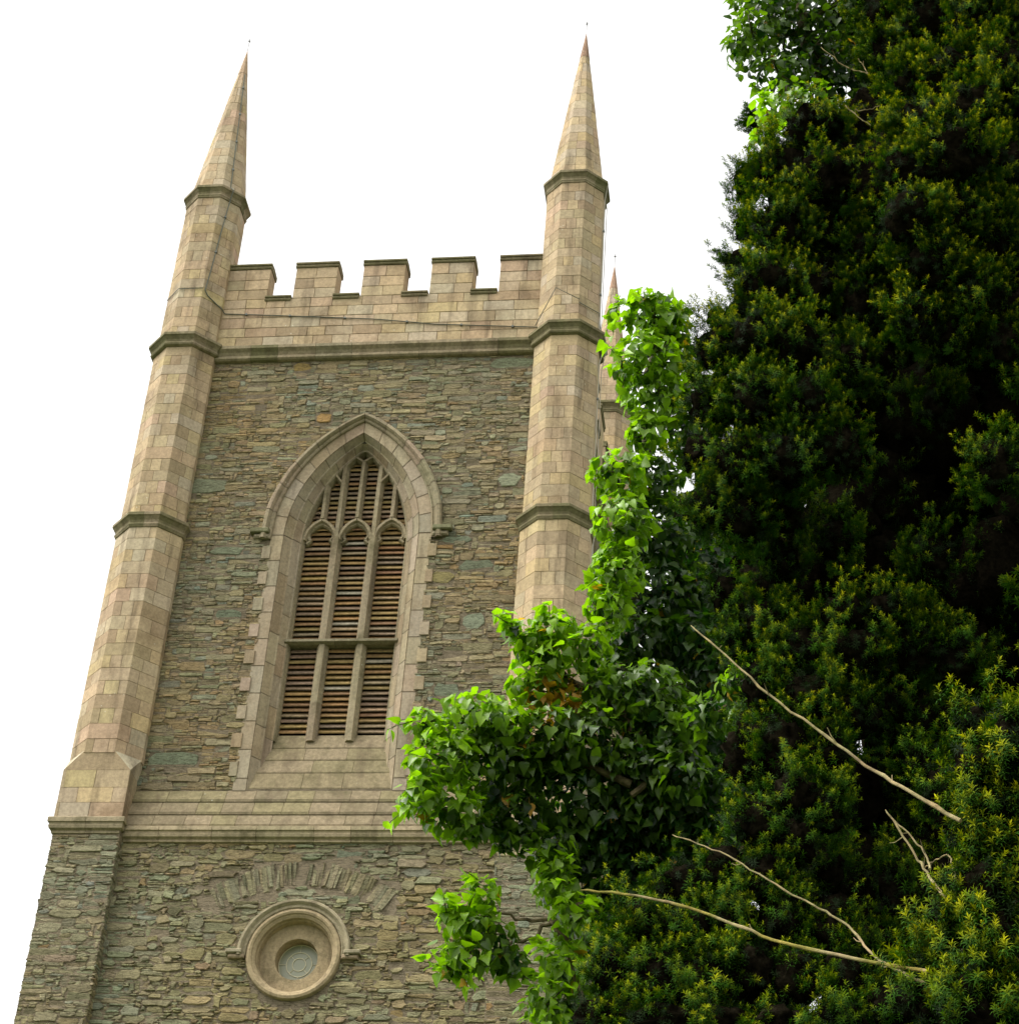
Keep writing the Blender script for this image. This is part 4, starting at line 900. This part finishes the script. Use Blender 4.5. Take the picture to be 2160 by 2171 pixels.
Y2 = [(1500, 1500, 55, 60, .2, .45), (1560, 1530, 50, 60, .25, .4), (1430, 1560, 60, 65, .2, .45), (1500, 1590, 55, 60, .2, .35), (1370, 1640, 60, 60, .25, .4), (1290, 1680, 65, 60, .3, .4), (1440, 1660, 60, 60, .2, .3), (1210, 1750, 65, 65, .25, .45), (1300, 1760, 65, 60, .2, .4), (1380, 1740, 60, 60, .2, .35), (1470, 1750, 60, 65, .2, .35), (1160, 1840, 60, 70, .2, .5), (1240, 1860, 70, 65, .1, .45), (1330, 1850, 65, 65, .1, .5), (1420, 1840, 60, 65, .1, .45), (1500, 1850, 60, 70, .1, .45), (1130, 1930, 70, 50, .1, .55), (1250, 1940, 80, 50, 0, .6), (1360, 1940, 80, 50, 0, .6), (1470, 1940, 70, 50, 0, .55), (1560, 1640, 45, 60, .4, .3), (1560, 1760, 55, 70, .25, .4), (1590, 1850, 55, 70, .15, .5), (1580, 1940, 80, 50, .05, .5), (1690, 1680, 45, 80, .45, .3), (1650, 1790, 45, 60, .4, .2), (1680, 1900, 60, 50, .1, .5), (1780, 1490, 50, 65, .2, .4), (1740, 1440, 45, 50, .35, .3)]
Y2 = [(*q[:5], q[5] * .8) for q in Y2]
yew_lobes('yew', Y2, yew2, HY - .1, cover=1.15)
yew3 = tag(empty('yew_tree', (0, 0, 0)), 'near yew with fat yellow-tipped plumes in the bottom right corner', 'tree')
Y3 = [(1845, 1370, 40, 55, 0, 1.0), (1905, 1400, 40, 80, -.1, 1.0), (1840, 1450, 55, 65, 0, .8), (1890, 1520, 60, 80, 0, .7), (1840, 1580, 50, 70, 0, .8), (1900, 1640, 55, 80, 0, .85), (1850, 1680, 60, 70, -.05, .85), (1800, 1740, 55, 60, 0, .85), (1880, 1760, 60, 70, -.05, .6), (1780, 1820, 60, 60, 0, .8), (1860, 1850, 65, 70, -.1, .7), (1760, 1890, 60, 55, 0, .75), (1840, 1930, 90, 60, -.1, .7), (1920, 1920, 50, 70, -.1, .6), (1960, 1500, 60, 120, 0, .7), (1980, 1700, 70, 120, 0, .7)]
Y3 = [(*q[:5], q[5] * .85) for q in Y3]
yew_lobes('yew', Y3, yew3, 4.7, size=.9, cover=1.6, core_k=.9)
# crowns carry on behind, above, below and to the right of the frame
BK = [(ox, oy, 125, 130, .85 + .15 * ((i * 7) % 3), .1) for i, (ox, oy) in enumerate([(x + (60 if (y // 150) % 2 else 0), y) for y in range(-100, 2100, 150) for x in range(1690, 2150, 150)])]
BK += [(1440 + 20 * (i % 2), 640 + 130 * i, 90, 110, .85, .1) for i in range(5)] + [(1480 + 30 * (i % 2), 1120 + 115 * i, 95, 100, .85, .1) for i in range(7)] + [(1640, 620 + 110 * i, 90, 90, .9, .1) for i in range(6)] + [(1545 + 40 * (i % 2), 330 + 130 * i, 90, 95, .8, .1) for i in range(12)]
BK += [(1330 + 30 * (i % 2), 1000 + 110 * i, 95, 90, 4.6, .1) for i in range(8)] + [(1250 + 10 * (i % 2), 1420 + 110 * i, 85, 85, 4.6, .1) for i in range(5)] + [(1650, 130, 50, 70, 1.0, .2), (1640, 240, 70, 80, .8, .2), (1660, 20, 50, 80, .9, .2), (1415, 1430, 60, 65, .8, .2), (1380, 1905, 130, 70, .8, .2), (1600, 1650, 80, 90, .8, .2), (1250, 1910, 110, 60, .8, .2), (1500, 1690, 90, 90, .8, .2)]  # lobes far back blacken the gaps behind the ivy
yew_lobes('deep', BK, yew, HY, .3, size=.9, core_k=1.15)  # sparse lobes whose near-black cores fill gaps with painted shade
SIDE = [(2080 + 150 * j, 150 + 330 * i, 150, 200, .2, .5) for i in range(6) for j in range(2)] + [(1700 + 220 * i, -250 - 60 * i, 180, 170, .1, .5) for i in range(3)]  # unseen crown lobes right and above, added to block sky light
yew_lobes('side', SIDE, yew, HY, .25, 1.2)
LOWB = [(1150 + 230 * i, 2140 + 260 * j, 190, 170, .3, .4) for i in range(4) for j in range(2)]
yew_lobes('low', LOWB, yew2, HY - .1, .25, 1.2)
yew_lobes('low', [(1900 + 200 * i, 2150 + 300 * j, 180, 180, .1, .5) for i in range(2) for j in range(2)], yew3, 4.7, .25, 1.2)
for t, (ox, oy), H_, tops in ((yew, (1800, 2350), HY + 1.1, [(1500, 400), (1700, 100), (1880, 300), (1450, 800), (1850, 900), (1600, 1200)]), (yew2, (1450, 2350), HY + .8, [(1200, 1800), (1400, 1600), (1550, 1500), (1600, 1800)]), (yew3, (1950, 2400), 5.2, [(1880, 1500), (1830, 1750), (1950, 1600)])):
    c = at(ox, oy, H_); mb = MB(); trunk(mb, (c[0], c[1], -.1), c, .24, .14, (.06, .038, .024)); mb.build('trunk', M_BARK, t)
    for q in tops:
        mb = MB()
        e = at(*q, H_ - .1); m_ = (np.array(c) + e) / 2 + np.array([0, .1, .15]); p = wiggle([c, m_, e], 6, .02); mb.tube(p, [.07 - .055 * i / (len(p) - 1) for i in range(len(p))], (.06, .038, .024), 7); mb.build('limb', M_BARK, t); mb = MB()
# bare dead branches
def dead(pts, dH, r0, r1, parent, moss=0):
    p = wiggle(path(pts, 4.75, dH), 5, .0018); mb = MB(); n = len(p); rs, ts = [], []
    for i in range(n):
        rs.append((r0 + (r1 - r0) * i / (n - 1)) * .43 * (1.25 if i % 6 == 3 else 1) * (.5 if i == 0 else 1))
        ts.append(vary((.20, .16, .075) if not (moss and math.sin(i * .75) > -.1) else (.17, .145, .03), rnd, .2))
    mb.tube(p, rs, ts, 7)
    for i in range(4, n - 3, 6):
        d = NR.normal(size=3) * .6 + (np.array(p[i]) - np.array(p[i + 1])) / (np.linalg.norm(np.array(p[i]) - np.array(p[i + 1])) + 1e-9); L_ = NR.uniform(.012, .05); a = np.array(p[i]); d /= np.linalg.norm(d)
        mb.tube([tuple(a), tuple(a + d * L_ * .6), tuple(a + d * L_ + np.array([0, 0, L_ * .2]))], [rs[i] * .6, rs[i] * .4, rs[i] * .25], ts[i], 5)
    return mb.build('dead_branch', M_BARK, parent)
dead([(1303, 1180), (1370, 1237), (1450, 1310), (1560, 1390), (1650, 1455), (1730, 1502), (1812, 1549)], [.5, .4, .3, .2, .1, -.05, -.16], .005, .012, yew3)
dead([(1268, 1575), (1330, 1597), (1400, 1630), (1480, 1680), (1545, 1715), (1600, 1747), (1640, 1795), (1690, 1830), (1745, 1857)], [.6, .5, .4, .3, .25, .2, .1, 0, -.1], .0035, .009, yew3)
dead([(1095, 1680), (1200, 1690), (1300, 1713), (1400, 1750), (1500, 1785), (1640, 1815), (1750, 1833)], [.5, .4, .3, .2, .1, -.02, -.14], .007, .011, yew3, 1)
dead([(1670, 1528), (1712, 1590), (1742, 1640), (1762, 1668), (1785, 1697)], [.2, .15, .1, .0, -.1], .005, .010, yew3)
dead([(1682, 1545), (1720, 1580), (1745, 1612), (1754, 1640)], [.2, .15, .1, .05], .004, .007, yew3)
dead([(1743, 1638), (1765, 1622), (1790, 1616), (1797, 1640), (1806, 1665)], [.2, .15, .1, .05, .05], .004, .005, yew3)
dead([(1548, 88), (1590, 122), (1615, 133), (1637, 138)], [1.1, 1.1, 1.1, 1.1], .004, .006, yew)
dead([(1618, 110), (1630, 125), (1637, 139)], [1.1, 1.1, 1.1], .003, .004, yew)
dead([(1594, 198), (1618, 220), (1642, 236)], [1.05] * 3, .005, .004, yew)
dead([(1612, 207), (1635, 207), (1660, 199)], [1.05] * 3, .004, .003, yew)
